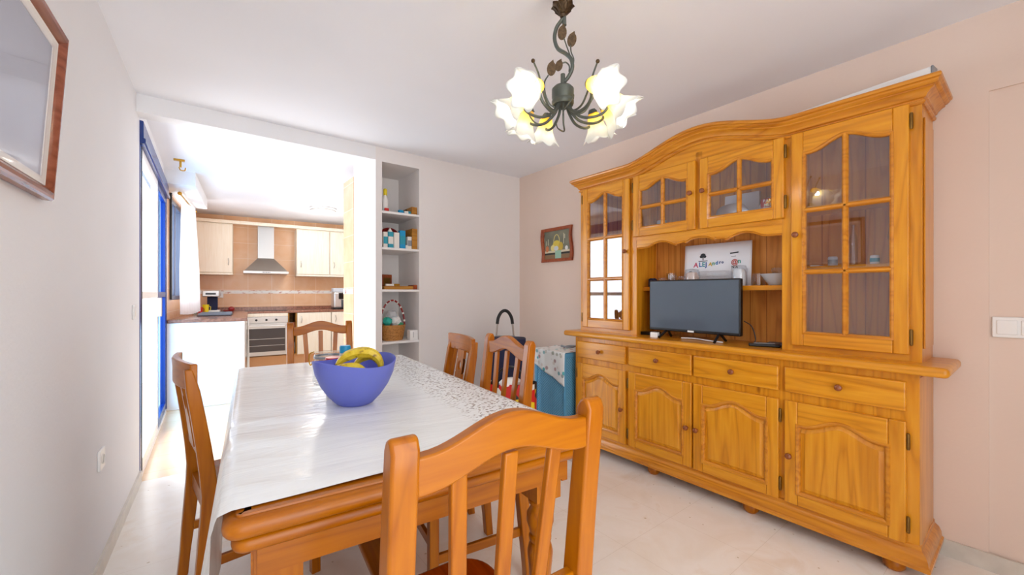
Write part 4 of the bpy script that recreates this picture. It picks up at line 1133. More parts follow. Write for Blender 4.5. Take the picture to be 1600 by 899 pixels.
# hamper
hm = empty('laundry_hamper', (2.455, 2.46, 0), 0, 'blue lattice plastic hamper beside the pine dresser', 'hamper')
def lattice_mat():
    m, nt, b, o = newmat('blue_lattice_plastic')
    tc = N(nt, 'ShaderNodeTexCoord'); sp = N(nt, 'ShaderNodeSeparateXYZ'); nt.links.new(tc.outputs['Object'], sp.inputs[0])
    ad = N(nt, 'ShaderNodeMath', operation='ADD'); nt.links.new(sp.outputs[0], ad.inputs[0]); nt.links.new(sp.outputs[1], ad.inputs[1])
    def dot(src, off):
        m1 = N(nt, 'ShaderNodeMath', operation='MULTIPLY'); m1.inputs[1].default_value = 2*pi/.022; nt.links.new(src, m1.inputs[0])
        s1_ = N(nt, 'ShaderNodeMath', operation='SINE'); nt.links.new(m1.outputs[0], s1_.inputs[0]); return s1_.outputs[0]
    mu = N(nt, 'ShaderNodeMath', operation='MULTIPLY'); nt.links.new(dot(ad.outputs[0], 0), mu.inputs[0]); nt.links.new(dot(sp.outputs[2], 0), mu.inputs[1])
    nt.links.new(ramp(nt, mu.outputs[0], [(.15, lin('74b4d6')), (.32, lin('4686ac'))]), b.inputs['Base Color'])
    bp = N(nt, 'ShaderNodeBump', Strength=.6, Distance=.004); bp.invert = True; nt.links.new(mu.outputs[0], bp.inputs['Height']); nt.links.new(bp.outputs[0], b.inputs['Normal'])
    b.inputs['Roughness'].default_value = .4
    return m
LM = lattice_mat(); BL = plain('blue_hamper_plastic', '5a9cc2', .4)
g = G().prism([(-.15, -.17), (.15, -.17), (.15, .17), (-.15, .17)], .03, .70, 'xy'); g.build('lattice_wall', LM, hm)
g = G()
for sx in (-1, 1):
    for sy in (-1, 1): g.box(sx*.15-.012, sx*.15+.012, sy*.17-.012, sy*.17+.012, 0, .72)
for z0_, z1_ in ((.0, .05), (.68, .72)): g.box(-.158, .158, -.178, .178, z0_, z1_)
g.build('rim_frame', BL, hm, bevel=.005)
def drape(u, v):
    # across y, over the top and down the room-facing side (-x)
    y = -.185+.37*v; w = .13+.14*(1-v)
    s = u*(.32+w); z = .7225
    if s < .32: x = .155-s; zz = z+.004*mnoise.noise(Vector((x*9, y*9, 1)))+.004
    else:
        d = s-.32; x = -.168-.006*sin(y*30)*min(1, d*8); zz = z+.002-d*.97
    return Vector((x, y, zz))
dc = G().grid(drape, 40, 30).build('flowered_cloth', M['floral'], loc=(2.455, 2.46, 0), ang=180, solid=.002); tag(dc, 'white flowered cloth draped over the blue hamper', 'cloth')
cc = G().tube(slerp([(0, .05, 0), (.05, .02, .012), (.03, -.06, .018), (-.03, -.05, .012), (-.05, .02, .018), (0, .07, .012)], 6), .008, 6)
tag(cc.build('coiled_cord', M['grey'], loc=(2.47, 2.42, .737)), 'grey cord coiled on the flowered cloth', 'cord')

# ================================================================= PICTURES, SWITCHES
# picture on the right wall (wavy frame)
def still_mat():
    m, nt, b, o = newmat('still_life_print')
    b.inputs['Base Color'].default_value = lin('7a7a66'); b.inputs['Roughness'].default_value = .5
    tc = N(nt, 'ShaderNodeTexCoord'); n = N(nt, 'ShaderNodeTexNoise', Scale=6.0); nt.links.new(tc.outputs['Object'], n.inputs['Vector'])
    nt.links.new(ramp(nt, n.outputs['Fac'], [(.3, lin('5f6254')), (.7, lin('8d8c76'))]), b.inputs['Base Color'])
    return m
pc = empty('still_life_picture', (XR-.001, 2.795, 1.66), -90, 'small still life picture in a wavy reddish frame on the peach wall', 'picture')
PW, PH = .41, .325
def wavyring(w, h, n=16):
    pts = []
    for i in range(n): t = i/n; pts.append((-w/2+w*t, -h/2))
    for i in range(n): t = i/n; pts.append((w/2+.010*sin(2*pi*t), -h/2+h*t))
    for i in range(n): t = i/n; pts.append((w/2-w*t, h/2))
    for i in range(n): t = i/n; pts.append((-w/2-.010*sin(2*pi*t), h/2-h*t))
    return pts
ro = wavyring(PW, PH); ri = [(x*.84, z*.82) for x, z in ro]
g = G()
def ringmesh(g, A_, B_, ya, yb):
    n = len(A_); V = [[g.bm.verts.new((p[0], y, p[1])) for p in P_] for P_, y in ((A_, 0), (A_, ya), (B_, yb), (B_, 0))]
    for i in range(4):
        A1, B1 = V[i], V[(i+1) % 4]
        for k in range(n): g.bm.faces.new((A1[k], A1[(k+1) % n], B1[(k+1) % n], B1[k]))
ringmesh(g, ro, ri, -.022, -.014)
g.build('frame', M['picframe'], pc, bevel=.002)
pi_ = G().box(-PW*.42, PW*.42, -.006, -.001, -PH*.41, PH*.41).build('print', still_mat(), pc)
def blob(x, z, a, b_, col, k=0):
    n = 20
    G().prism([(x+a*cos(2*pi*i/n), z+b_*sin(2*pi*i/n)) for i in range(n)], -.0072-k*.0003, -.005, 'xz').build('painted_shape', plain('paint_'+col, col, .6), pi_)
def rectp(x0, x1, z0, z1, col, k=0): G().box(x0, x1, -.0072-k*.0003, -.005, z0, z1).build('painted_shape', plain('paint_'+col, col, .6), pi_)
rectp(-.17, .17, -.075, -.055, 'd8cdb0', 1); rectp(-.17, .17, -.132, -.095, '8a6a48', 1); rectp(-.17, .17, -.093, -.075, '2c2a24', 1); rectp(-.02, .06, -.132, -.056, '9cc4b0', 3)
blob(0, -.01, .055, .05, 'd6c24a', 2); blob(.055, -.02, .03, .04, 'c8a83c', 3); blob(-.05, -.03, .03, .03, 'e0d48a', 3); blob(-.13, -.035, .022, .03, 'c87a4a', 2); blob(.13, -.04, .018, .02, 'e8e8e4', 2); blob(-.005, -.035, .03, .022, 'd4dce0', 4)
for a_, x0_, z0_, x1_, z1_, c_ in ((0, -.12, 0, -.115, .06, 'd8dcc0'), (0, -.145, 0, -.14, .045, 'c8ccb0'), (0, .09, 0, .095, .10, 'dcd8b8'), (0, .105, .05, .11, .09, 'e8e4c8')):
    rectp(x0_, x1_, z0_, z1_, c_, 2)
g = G().tube([(-.04+.0, -.0075, .02)]+[(-.04*cos(pi*k/10), -.0075, .02+.075*sin(pi*k/10)) for k in range(1, 10)]+[(.04, -.0075, .02)], .004, 6); g.build('painted_handle', plain('paint_straw', 'd8cc8a', .6), pi_)
# picture on the left wall, tipped forward
yc, xc = 1.39, lx(1.39)
wa = math.atan(.039)
pl = empty('framed_picture', (xc+.004, yc, 1.467), 0, 'framed picture with red brown moulding hanging on the white wall', 'picture')
pl.rotation_euler = (0, R(3.6), -wa)
PW2, PH2 = .72, .482
def rect_frame(parent, w, h, prof, mats, name):
    base = [(-w/2, 0), (w/2, 0), (w/2, h), (-w/2, h)]
    outs_ = [(0, 1, 1), (0, -1, 1), (0, -1, -1), (0, 1, -1)]
    g = G(); g.sweep([(0, x, z) for x, z in base], outs_, prof, closed=True, up=(1, 0, 0)); return g.build(name, mats, parent, ang=30)
rect_frame(pl, PW2, PH2, [(0, 0), (0, .018), (.005, .024), (.014, .021), (.020, .026), (.030, .018), (.036, .010), (.036, 0)], M['darkframe'], 'frame')
rect_frame(pl, PW2-.072, PH2-.072, [(0, 0.004), (0, .012), (.022, .008), (.022, .004)], M['offwhite'], 'mount')
for o_ in kids(pl):
    if o_.name.startswith('mount'): o_.location = (0, 0, .036)
G().box(.002, .006, -PW2/2+.05, PW2/2-.05, .05, PH2-.05).build('print', plain('pale_print', 'b9bdc8', .5, var=.1, bscale=3), pl)
G().box(.009, .011, -PW2/2+.036, PW2/2-.036, .036, PH2-.036).build('glass_pane', M['picglass'], pl)

def wallplate(name, lab, cat, loc, rz, w, h, kind):
    o = empty(name, loc, rz, lab, cat)
    G().box(-w/2, w/2, -.010, 0, -h/2, h/2).build('cover_plate', M['white'], o, bevel=.004, seg=3)
    if kind == 'switch2':
        for s in (-1, 1): G().box(s*w*.22-w*.19, s*w*.22+w*.19, -.014, -.009, -h*.34, h*.34).build('rocker', M['white'], o, bevel=.002)
    elif kind == 'switch1':
        G().box(-w*.36, w*.36, -.014, -.009, -h*.3, h*.3).build('rocker', M['white'], o, bevel=.002)
    else:
        m = Matrix.Rotation(pi/2, 4, 'X')
        n_ = 1 if w < .1 else 2
        for k in range(n_):
            xo = 0 if n_ == 1 else (-w*.22 if k == 0 else w*.22)
            G().lathe([(0, 0), (.021, 0), (.021, .003), (.018, .004), (.018, -.004), (0, -.004)], 20, (0, 0, 0), m).build('socket_insert', M['offwhite'], o, loc=(xo, -.010, 0))
    return o
wallplate('wall_switch', 'double white wall switch beside the dresser', 'switch', (XR+.009, .045, 1.054), -90, .15, .088, 'switch2')
wallplate('light_switch', 'white light switch near the end of the white wall', 'switch', (lx(3.26), 3.26, 1.087), 90-math.degrees(wa), .085, .085, 'switch1')
wallplate('power_socket', 'white power socket low on the white wall', 'socket', (lx(2.45), 2.45, .49), 90-math.degrees(wa), .085, .085, 'socket')

# ================================================================= CHANDELIER
CC = Vector((1.138, 1.142, 0))
ch = empty('chandelier', (CC.x, CC.y, H), 0, 'wrought metal chandelier with lit tulip glass shades', 'chandelier')
def cz(y): return 1.2+(458-y)*.0025157-H
def cp3(px, py, d=0):   # a in camera-right metres, z local
    a = (px-879.5)*.0025157
    return Vector((a*cx_+d*sx_, -a*sx_+d*cx_, cz(py)))
G().lathe([(0, 0), (.055, 0), (.052, -.02), (.03, -.035), (.012, -.045), (.012, -.07), (0, -.07)], 24).build('ceiling_rose', M['bronze'], ch)
g = G().lathe([(0, cz(28)), (.010, cz(28)), (.016, cz(20)), (.022, cz(8)), (.016, -.06), (0, -.06)], 16); g.build('canopy', M['bronze'], ch)
for k in range(7):
    a = 2*pi*k/7+.3
    g = G()
    def petal(u, v):
        w_ = .022*sin(pi*min(1, u*.9+.1))*(v-.5)*2; r_ = .012+.035*u; z_ = cz(24)+.045*u-.03*max(0, u-.7)
        return Vector((r_*cos(a)-w_*sin(a), r_*sin(a)+w_*cos(a), z_+.006*abs(v-.5)))
    g.grid(petal, 8, 4); g.build('canopy_petal', M['bronze'], ch, solid=.0015)
G().tube([cp3(881, 22), cp3(882, 40)], .0085, 10).build('upper_sleeve', M['iron'], ch)
G().tube(slerp([cp3(879, 30), cp3(870, 42, .005), cp3(867, 58, .01), cp3(872, 74, .008), cp3(884, 84, 0), cp3(892, 94, -.006), cp3(894, 107, -.006), cp3(889, 119, 0), cp3(882, 128, 0)], 6), .0075, 10).build('twisted_stem', M['iron'], ch)
G().tube([cp3(879.5, 136), cp3(879.5, 116)], .009, 10).build('lower_sleeve', M['iron'], ch)
G().lathe([(0, cz(165)), (.040, cz(165)), (.043, cz(162)), (.043, cz(158)), (.041, cz(156)), (.043, cz(153)), (.043, cz(140)), (.034, cz(136)), (0, cz(134))], 32).build('hub', M['iron'], ch)
def leaf(c, tilt, s=1.0, st=None):
    n = 16; pts = []
    for i in range(n):
        a = 2*pi*i/n; x = .017*s*sin(a)*(1+.0*cos(a)); z = .024*s*cos(a)
        if i == 0: z += .007*s; x += .003
        pts.append((x, z))
    m = Matrix.Translation(c) @ Matrix.Rotation(-TH, 4, 'Z') @ Matrix.Rotation(R(tilt), 4, 'Y') @ Matrix.Rotation(R(15), 4, 'X')
    g = G().prism(pts, -.001, .001, 'xz', m)
    o = g.build('metal_leaf', M['bronze'], ch)
    if st: G().tube(slerp(st, 5), .0028, 6).build('leaf_stem', M['iron'], o)
leaf(cp3(878, 54, -.01), 5, 1.05, [cp3(881, 63, -.01), cp3(885, 74, -.008), cp3(889, 84, -.006), cp3(893, 95, -.006)])
leaf(cp3(893, 65, -.01), 12, 1.05, [cp3(891, 74, -.01), cp3(892, 84, -.01), cp3(896, 94, -.008), cp3(895, 105, -.006)])
leaf(cp3(873, 105, -.01), 15, .85, [cp3(878, 101, -.01), cp3(884, 100, -.01), cp3(889, 105, -.008), cp3(889, 113, -.004)])
leaf(cp3(861, 112, -.02), 5, 1.05, [cp3(856, 122, -.02), cp3(850, 135, -.03), cp3(851, 155, -.04), cp3(858, 168, -.03), cp3(866, 172, -.02)])
# arms
def wang(phi): return R(phi)-TH
ARMS = [14, 38, 109, 146, 190, 230, 302, 345]
AF = [1.14, 1.14, 1, 1, 1, 1, 1, 1.10]
def ring_pt(phi, r, z): a = wang(phi); return Vector((r*cos(a), r*sin(a), z-H))
def shade_fn(u, v):
    a = 2*pi*u; t = v
    r = .018+.024*(t**.6)+.030*max(0, t-.5)**1.3*2.0
    lob = max(0, t-.45)/.55
    r *= 1+.10*lob*lob*cos(6*a)
    z = .108*t+.008*lob*cos(6*a)-.012*max(0, t-.8)
    return Vector((r*cos(a), r*sin(a), z))
sh_me = None
for i, ph in enumerate(ARMS):
    neg = .0
    fr_ = AF[i]; base = ring_pt(ph, .155*fr_, 1.955); dirv = (ring_pt(ph, .155*fr_+.08, 1.880)-base).normalized()
    if i in (5, 6): dirv = (ring_pt(ph, .245, 1.905)-base).normalized()
    if i in (1, 2, 3): dirv = (ring_pt(ph, .155*fr_+.035, 1.87)-base).normalized()
    arm = G().tube(slerp([ring_pt(ph, .022, 1.945), ring_pt(ph, .035, 1.915), ring_pt(ph+3, .075, 1.885), ring_pt(ph+4, .12*fr_, 1.885), ring_pt(ph+2, .155*fr_, 1.910), base+Vector((0, 0, .012))], 6), .0056, 8).build('arm', M['iron'], ch)
    q = dirv.to_track_quat('Z', 'X').to_matrix().to_4x4()
    cup = G().lathe([(0, -.018), (.012, -.016), (.019, -.006), (.020, .004), (.017, .008), (0, .008)], 16).build('socket_cup', M['iron'], arm, loc=base)
    cup.rotation_euler = q.to_euler()
    if sh_me is None:
        s0 = G().grid(shade_fn, 50, 16).build('glass_shade', M['shade'], arm, loc=base, solid=.002); sh_me = s0.data; so = s0
    else:
        so = s0.copy(); COL.objects.link(so); so.parent = arm; so.location = base
    so.rotation_euler = q.to_euler()
    bb = G().lathe([(0, 0), (.008, .002), (.010, .02), (.013, .035), (.014, .045), (.010, .056), (0, .060)], 12).build('bulb', M['bulb'], arm, loc=base)
    bb.rotation_euler = q.to_euler()
for ph, r_, z_ in ((222, .165, 2.05), (318, .155, 2.052), (356, .20, 2.045)):
    pts = slerp([ring_pt(ph, .024, 1.945), ring_pt(ph, .045, 1.905), ring_pt(ph, .085, 1.912), ring_pt(ph, .115, 1.96), ring_pt(ph, .135 if r_ < .19 else .16, 2.01), ring_pt(ph, r_, z_)], 6)
    c_ = G().tube(pts, [.0045-.0012*i/len(pts) for i in range(len(pts))], 8).build('curled_tendril', M['iron'], ch)
    G().ball(ring_pt(ph, r_, z_), .0075).build('ball_tip', M['bronze'], c_)
for ph in (80, 165, 265):
    pts = slerp([ring_pt(ph, .024, 1.945), ring_pt(ph, .05, 1.89), ring_pt(ph, .10, 1.875), ring_pt(ph+12, .13, 1.90), ring_pt(ph+16, .125, 1.92), ring_pt(ph+18, .112, 1.91)], 6)
    G().tube(pts, [.004-.002*i/len(pts) for i in range(len(pts))], 6).build('curled_tendril', M['iron'], ch)

# ================================================================= NICHE CONTENTS
def nb(name, lab, cat, x, y, sh, w, d, h, mat, rz=0, group=None, z=None, bev=.0015):
    if x < 1.48: x += .02
    o = G().box(-w/2, w/2, -d/2, d/2, 0, h).build(name, mat, loc=(x, y, (SH[sh] if z is None else z)+.0005), rot=(0, 0, R(rz)), bevel=bev); return tag(o, lab, cat, group)
bt = empty('spray_bottle', (1.292, 3.46, SH[0]), 0, 'white bottle with yellow cap on the top niche shelf', 'bottle')
G().lathe([(0, 0), (.022, 0), (.024, .006), (.024, .11), (.012, .14), (.012, .15), (0, .15)], 18).build('bottle_body', M['white'], bt)
G().lathe([(0, .15), (.016, .15), (.016, .20), (.01, .208), (0, .208)], 16).build('cap', M['yellow'], bt)
nb('tin', 'small red tin at the foot of the yellow capped bottle', 'tin', 1.265, 3.41, 0, .035, .02, .03, M['red'])
nb('cutting_board', 'flat brown board lying on the top niche shelf', 'board', 1.40, 3.62, 0, .16, .2, .018, M['boxwood'])
nb('medicine_box', 'small blue and white packet lying on the top niche shelf', 'packet', 1.40, 3.43, 0, .04, .03, .032, M['cyan'], 10)
nb('medicine_box', 'small white packet in the middle of the top niche shelf', 'packet', 1.445, 3.42, 0, .034, .03, .026, M['offwhite'], -5)
nb('medicine_box', 'small teal packet nearest the wooden box on the top niche shelf', 'packet', 1.49, 3.43, 0, .04, .03, .03, M['teal'], 12)
o = G().lathe([(0, 0), (.01, 0), (.012, .03), (.005, .04), (.005, .06), (0, .06)], 12).build('black_dropper', M['black'], loc=(1.50, 3.50, SH[0]+.0005)); tag(o, 'small black dropper bottle on the top niche shelf', 'bottle')
nb('wooden_box', 'open wooden box at the right end of the top niche shelf', 'box', 1.535, 3.50, 0, .05, .2, .07, M['boxwood'])
# second shelf
o = G().lathe([(0, 0), (.10, 0), (.105, .006), (.105, .014), (.09, .018), (.085, .008), (0, .006)], 32, m=Matrix.Rotation(R(80), 4, 'X')).build('red_tray', M['darkred'], loc=(1.40, 3.64, SH[1]+.107)); tag(o, 'round dark red tray leaning behind the cartons', 'tray')
G_B = 'cartons on the second niche shelf'
def carton(lab, x, w, h, col, band=None, y=3.43, top=None):
    o = nb('carton', lab, 'carton', x, y, 1, w, .045, h, M[col], 0, G_B)
    if band: G().box(-w/2*.98, w/2*.98, -.0235, -.0222, h*.25, h*.7).build('printed_band', M[band], o)
    if top: G().prism([(-w/2*.9, h), (w/2*.9, h), (0, h+.035)], -.01, .01, 'xz').build('gable_top', M['offwhite'], o)
carton('white carton with teal band at the left of the second niche shelf', 1.256, .036, .135, 'offwhite', 'teal')
carton('teal carton with a white gable top', 1.302, .046, .140, 'teal', 'offwhite', top=True)
carton('plain white carton between the teal and blue cartons', 1.355, .048, .138, 'offwhite')
carton('bright blue carton on the second niche shelf', 1.410, .050, .160, 'cyan', 'teal')
carton('low white carton at the foot of the blue carton', 1.452, .028, .035, 'offwhite')
carton('tall narrow white carton beside the wooden crate', 1.490, .036, .11, 'offwhite', 'grey', y=3.42)
nb('wooden_crate', 'wooden crate standing at the right end of the second niche shelf', 'crate', 1.538, 3.52, 1, .05, .24, .185, M['boxwood'])
# third shelf
o = nb('photo_frame', 'small dark brown photo frame on the third niche shelf', 'frame', 1.375, 3.70, 2, .10, .015, .14, M['picframe'], 10)
G().box(-.035, .035, -.0095, -.0078, .03, .11).build('photo', M['brass'], o)
o = nb('wooden_tray', 'shallow wooden tray filling the third niche shelf', 'tray', 1.385, 3.50, 2, .28, .18, .03, M['boxwood'])
nb('tape_roll', 'small gold trinket lying in the wooden tray', 'trinket', 1.37, 3.45, 2, .05, .03, .02, M['brass_bright'], 20, z=SH[2]+.03)
nb('string_bag', 'small cream packet lying in the wooden tray', 'packet', 1.31, 3.46, 2, .07, .04, .018, M['offwhite'], -8, z=SH[2]+.03)
nb('reddish_box', 'small red brown box at the right end of the third niche shelf', 'box', 1.545, 3.46, 2, .035, .12, .04, M['picframe'])
# basket
bk = empty('wicker_basket', (1.370, 3.495, SH[3]), 0, 'round wicker basket with red wrapped handle in the niche', 'basket')
def oval(v, a): return Vector((v.x, v.y*.85, v.z))
G().lathe([(0, 0), (.088, 0), (.098, .03), (.108, .09), (.114, .125), (.118, .133), (.112, .136), (.104, .12), (.09, .03), (.08, .008), (0, .008)], 36, f=oval).build('basket_body', M['wicker'], bk)
hp = [(.112*cos(pi*k/20), 0, .125+.225*sin(pi*k/20)) for k in range(21)]
G().tube(hp, .008, 8).build('handle', M['darkred'], bk)
g = G()
for k in range(1, 20, 2): g.tube([Vector(hp[k]), Vector(hp[k])*.5+Vector(hp[k+1])*.5], .0095, 8)
g.build('handle_wrap', M['offwhite'], bk)
def crum(name, lab, x, y, z, r, col, seed, sc=(1, 1, 1)):
    def f(u, v):
        a = 2*pi*u; p = pi*(v*.96+.02); q = 1+.3*mnoise.noise(Vector((cos(a)*sin(p)*2+seed, sin(a)*sin(p)*2, cos(p)*2)))
        return Vector((r*q*cos(a)*sin(p)*sc[0], r*q*sin(a)*sin(p)*sc[1], r*q*cos(p)*sc[2]))
    return tag(G().grid(f, 22, 12).build(name, M[col], loc=(x, y, z), ang=28), lab, 'bundle')
crum('plastic_bundle', 'crumpled clear plastic bundle on top of the basket contents', 1.367, 3.495, SH[3]+.22, .05, 'frost', 2.0, (1.0, .8, .8))
crum('turquoise_cloth', 'turquoise cloth at the left of the basket', 1.315, 3.47, SH[3]+.165, .038, 'turq', 5.0)
crum('white_cloth', 'white cloth at the right of the basket', 1.395, 3.475, SH[3]+.165, .045, 'white', 9.0)
crum('green_net', 'green netting at the right rim of the basket', 1.425, 3.44, SH[3]+.13, .026, 'green', 12.0)
wb_ = nb('white_container', 'small white container standing beside the wicker basket', 'container', 1.524, 3.42, 3, .072, .07, .085, M['white'], 0)
G().box(-.008, -.004, -.0362, -.0352, .02, .07).build('seam_line', M['grey'], wb_)

# ================================================================= KITCHEN
def kobj(g, name, mat, t, d, z, lab=None, cat=None, grp=None, bevel=0, rz=0):
    p = kp(t, d, z); o = g.build(name, mat, loc=p, rot=(0, 0, KA+R(rz)), bevel=bevel)
    if lab: tag(o, lab, cat, grp)
    return o
def bar_handle(parent, x, y, z, h=.10):
    G().tube(slerp([(0, 0, -h/2), (0, -.022, -h/2+.02), (.006, -.026, 0), (0, -.022, h/2-.02), (0, 0, h/2)], 4), .0045, 6).build('handle', M['steel'], parent, loc=(x, y, z))
def wallcab(t0, t1, lab, doors, grp='cream wall cupboards'):
    o = kroot('wall_cupboard', (t0+t1)/2, 0, 0, lab, 'cupboard', grp); w = (t1-t0)/2
    G().box(-w, w, -.31, -.001, 1.50, 2.25).build('carcass', M['cab_cream'], o)
    G().box(-w-.004, w+.004, -.335, -.01, 1.475, 1.50).build('light_rail', M['cab_cream'], o, bevel=.004)
    for a, b, hs in doors:
        a -= (t0+t1)/2; b -= (t0+t1)/2
        dd = G().box(-(b-a)/2, (b-a)/2, -.02, 0, -.365, .365).build('door', M['cab_cream'], o, loc=((a+b)/2, -.311, 1.873), bevel=.006)
        bar_handle(dd, (b-a)/2-.05 if hs > 0 else -(b-a)/2+.06, -.02, -.20)
wallcab(-.025, .464, 'cream wall cupboard between the curtain and the cooker hood', [(-.02, .46, 1)])
wallcab(1.325, 1.825, 'cream wall cupboard right beside the cooker hood', [(1.33, 1.82, -1)])
wallcab(1.828, 2.33, 'cream wall cupboard partly hidden by the white column', [(1.832, 2.325, -1)])
kobj(G().box(-.025, 2.33, -.345, -.29, 2.252, 2.29).box(-.025, 2.33, -.355, -.29, 2.285, 2.30), 'cornice_strip', M['cab_cream'], 0, 0, 0, 'long cream cornice strip above the kitchen wall cupboards', 'cornice', bevel=.004)
# hood
hd = kroot('cooker_hood', .90, 0, 0, 'stainless steel chimney cooker hood on the tiled wall', 'cooker hood')
G().box(-.11, .11, -.25, -.005, 1.74, 2.285).build('chimney', M['steel'], hd)
g = G(); n0 = [(-.29, -.48, 1.535), (.29, -.48, 1.535), (.29, -.005, 1.535), (-.29, -.005, 1.535), (-.11, -.25, 1.75), (.11, -.25, 1.75), (.11, -.005, 1.75), (-.11, -.005, 1.75)]
g._faces([Vector(v) for v in n0], [(0, 1, 5, 4), (1, 2, 6, 5), (2, 3, 7, 6), (3, 0, 4, 7), (4, 5, 6, 7), (3, 2, 1, 0)]); g.build('canopy', M['steel'], hd, ang=20)
G().box(-.30, .30, -.49, -.005, 1.50, 1.536).build('base_band', M['steel_light'], hd, bevel=.002)
g = G()
for k in range(5): g.box(-.05+k*.022, -.038+k*.022, -.493, -.489, 1.512, 1.524)
g.build('control_button', M['black'], hd)
# back worktop + left worktop (one L)
CTZ = .925
g = G().box(.0-.02, 2.45, -.62, -.008, CTZ-.035, CTZ).box(-.02, .66, -2.46, -.62, CTZ-.035, CTZ)
kobj(g, 'kitchen_worktop', M['granite'], 0, 0, 0, 'L shaped rose granite kitchen worktop', 'worktop', bevel=.006)
kobj(G().box(-.02, 2.45, -.03, -.008, .0, .05), 'splash_upstand', M['granite'], 0, 0, CTZ, 'low granite upstand along the peach tiles', 'upstand')
# peninsula cabinet
pn = kroot('kitchen_base_unit', .31, 2.43, 0, 'tall white end panel unit carrying the left worktop', 'cabinet')
G().box(-.33, .32, 0, 1.80, .0, CTZ-.036).build('carcass', M['cab_white'], pn)
G().box(-.335, .325, -.018, 0, .0, CTZ-.036).build('end_panel', M['cab_white'], pn, bevel=.002)
tw = kroot('dish_towel', .655, 2.33, 0, 'white towel hanging on the side of the left kitchen unit', 'towel')
def twf(u, v): return Vector((.012+.010*sin(u*14+v*3)*(.4+v), u*.26, CTZ-.04-v*.62+.02*sin(u*9)*v))
G().grid(twf, 20, 20).build('towel_cloth', M['white'], tw, ang=180, solid=.003)
# oven unit
FD = .60
ov = kroot('oven', .895, FD, 0, 'built in steel oven with dark glass door below the hood', 'oven')
G().box(-.285, .285, 0, .55, .25, .84).build('body', M['steel_light'], ov)
G().box(-.285, .285, -.02, 0, .745, .835).build('control_panel', M['steel_light'], ov, bevel=.003)
for x in (-.13, 0, .13):
    G().lathe([(0, 0), (.017, 0), (.015, .018), (0, .019)], 16, m=Matrix.Rotation(pi/2, 4, 'X')).build('control_knob', M['black'], ov, loc=(x, -.02, .79))
od = G().box(-.285, .285, -.022, 0, .25, .735).build('oven_door', M['steel_light'], ov, bevel=.003)
G().box(-.25, .25, -.025, -.021, .31, .66).build('door_glass', plain('smoked_glass', '4a4240', .2), od)
G().tube([(-.24, -.05, .70), (.24, -.05, .70)], .008, 8).box(-.235, -.225, -.05, -.02, .695, .705).box(.225, .235, -.05, -.02, .695, .705).build('door_handle', M['white'], od)
G().box(-.24, .24, -.0258, -.0248, .50, .506).box(-.24, .24, -.0258, -.0248, .40, .405).build('rack_line', M['steel_light'], od)
of = kobj(G().box(-.285, .285, -.02, .0, .842, CTZ-.036), 'oven_filler', M['cab_cream'], .895, FD, 0, 'cream filler strip between oven and worktop', 'panel')
# open shelf unit
su = kroot('open_shelf_unit', 1.245, FD, 0, 'narrow open shelf unit between the oven and cupboard doors', 'shelf unit')
g = G().box(-.06, -.045, 0, .5, .23, CTZ-.036).box(.045, .06, 0, .5, .23, CTZ-.036).box(-.045, .045, 0, .5, .23, .245).box(-.045, .045, 0, .5, .56, .575).box(-.045, .045, .48, .5, .245, CTZ-.036)
g.build('carcass', M['boxwood'], su)
p = kp(1.245, FD-.10, .5755)
jg = empty('detergent_jug', kp(1.245, FD-.08, .2455), -5, 'white plastic jug on the lower shelf of the narrow unit', 'jug')
G().lathe([(0, 0), (.036, 0), (.038, .01), (.038, .16), (.018, .21), (.018, .23), (0, .23)], 16).build('jug_body', M['white'], jg)
G().lathe([(0, .23), (.02, .23), (.02, .26), (0, .26)], 12).build('cap', M['grey'], jg)
for k, (dx, h_, c_, l_) in enumerate(((-.022, .12, 'red', 'red packet on the upper shelf of the narrow unit'), (.02, .16, 'picframe', 'orange brown packet on the upper shelf of the narrow unit'))):
    kobj(G().box(-.018, .018, -.03, .03, 0, h_), 'food_packet', M[c_], 1.245+dx, FD-.08, .5755, l_, 'packet', bevel=.002)
kobj(G().box(-.03, .03, -.02, .02, 0, .07), 'food_packet', M['offwhite'], 1.25, FD-.03, .5755, 'low white packet in front on the upper shelf', 'packet', bevel=.002)
for t0, t1, lab in ((1.31, 1.805, 'cream base cupboard next to the narrow open shelves'), (1.81, 2.33, 'cream base cupboard under the air fryer')):
    o = kroot('base_cupboard', (t0+t1)/2, FD, 0, lab, 'cupboard', 'cream kitchen base cupboards'); w = (t1-t0)/2
    G().box(-w, w, 0, .55, .23, CTZ-.036).build('carcass', M['cab_cream'], o)
    dd = G().box(-w+.003, w-.003, -.02, 0, .235, CTZ-.04).build('door', M['cab_cream'], o, bevel=.005)
    bar_handle(dd, -w+.06, -.02, .78)
kobj(G().box(.62, 2.33, .05, .07, 0, .23), 'kick_board', M['plinth_tile'], 0, FD, 0, 'tan kick board under the oven and base cupboards', 'kick board')
# hob
kobj(G().box(-.28, .28, -.25, .25, 0, .006), 'hob', M['blackgloss'], .90, .32, CTZ+.0005, 'flat black hob set in the granite below the hood', 'hob')
# air fryer
af = kroot('air_fryer', 2.0, .36, CTZ, 'silver and black air fryer at the end of the worktop', 'air fryer')
G().box(-.14, .14, -.13, .13, .02, .29).build('housing', M['steel_light'], af, bevel=.03, seg=4)
G().box(-.142, .142, -.132, .132, 0, .022).build('base', M['black'], af, bevel=.004)
G().box(-.06, .141, -.136, -.10, .17, .275).build('display_panel', M['blackgloss'], af, bevel=.004)
G().box(-.02, .10, -.15, -.10, .03, .16).build('drawer', M['darkgrey'], af, bevel=.006)
G().box(.03, .05, -.185, -.15, .05, .15).build('drawer_handle', M['steel_light'], af, bevel=.004)
kobj(G().box(-.14, .16, -.10, .10, 0, .065), 'storage_box', M['frost'], 2.0, .36, CTZ+.2925, 'pale plastic storage box on top of the air fryer', 'box', bevel=.01)
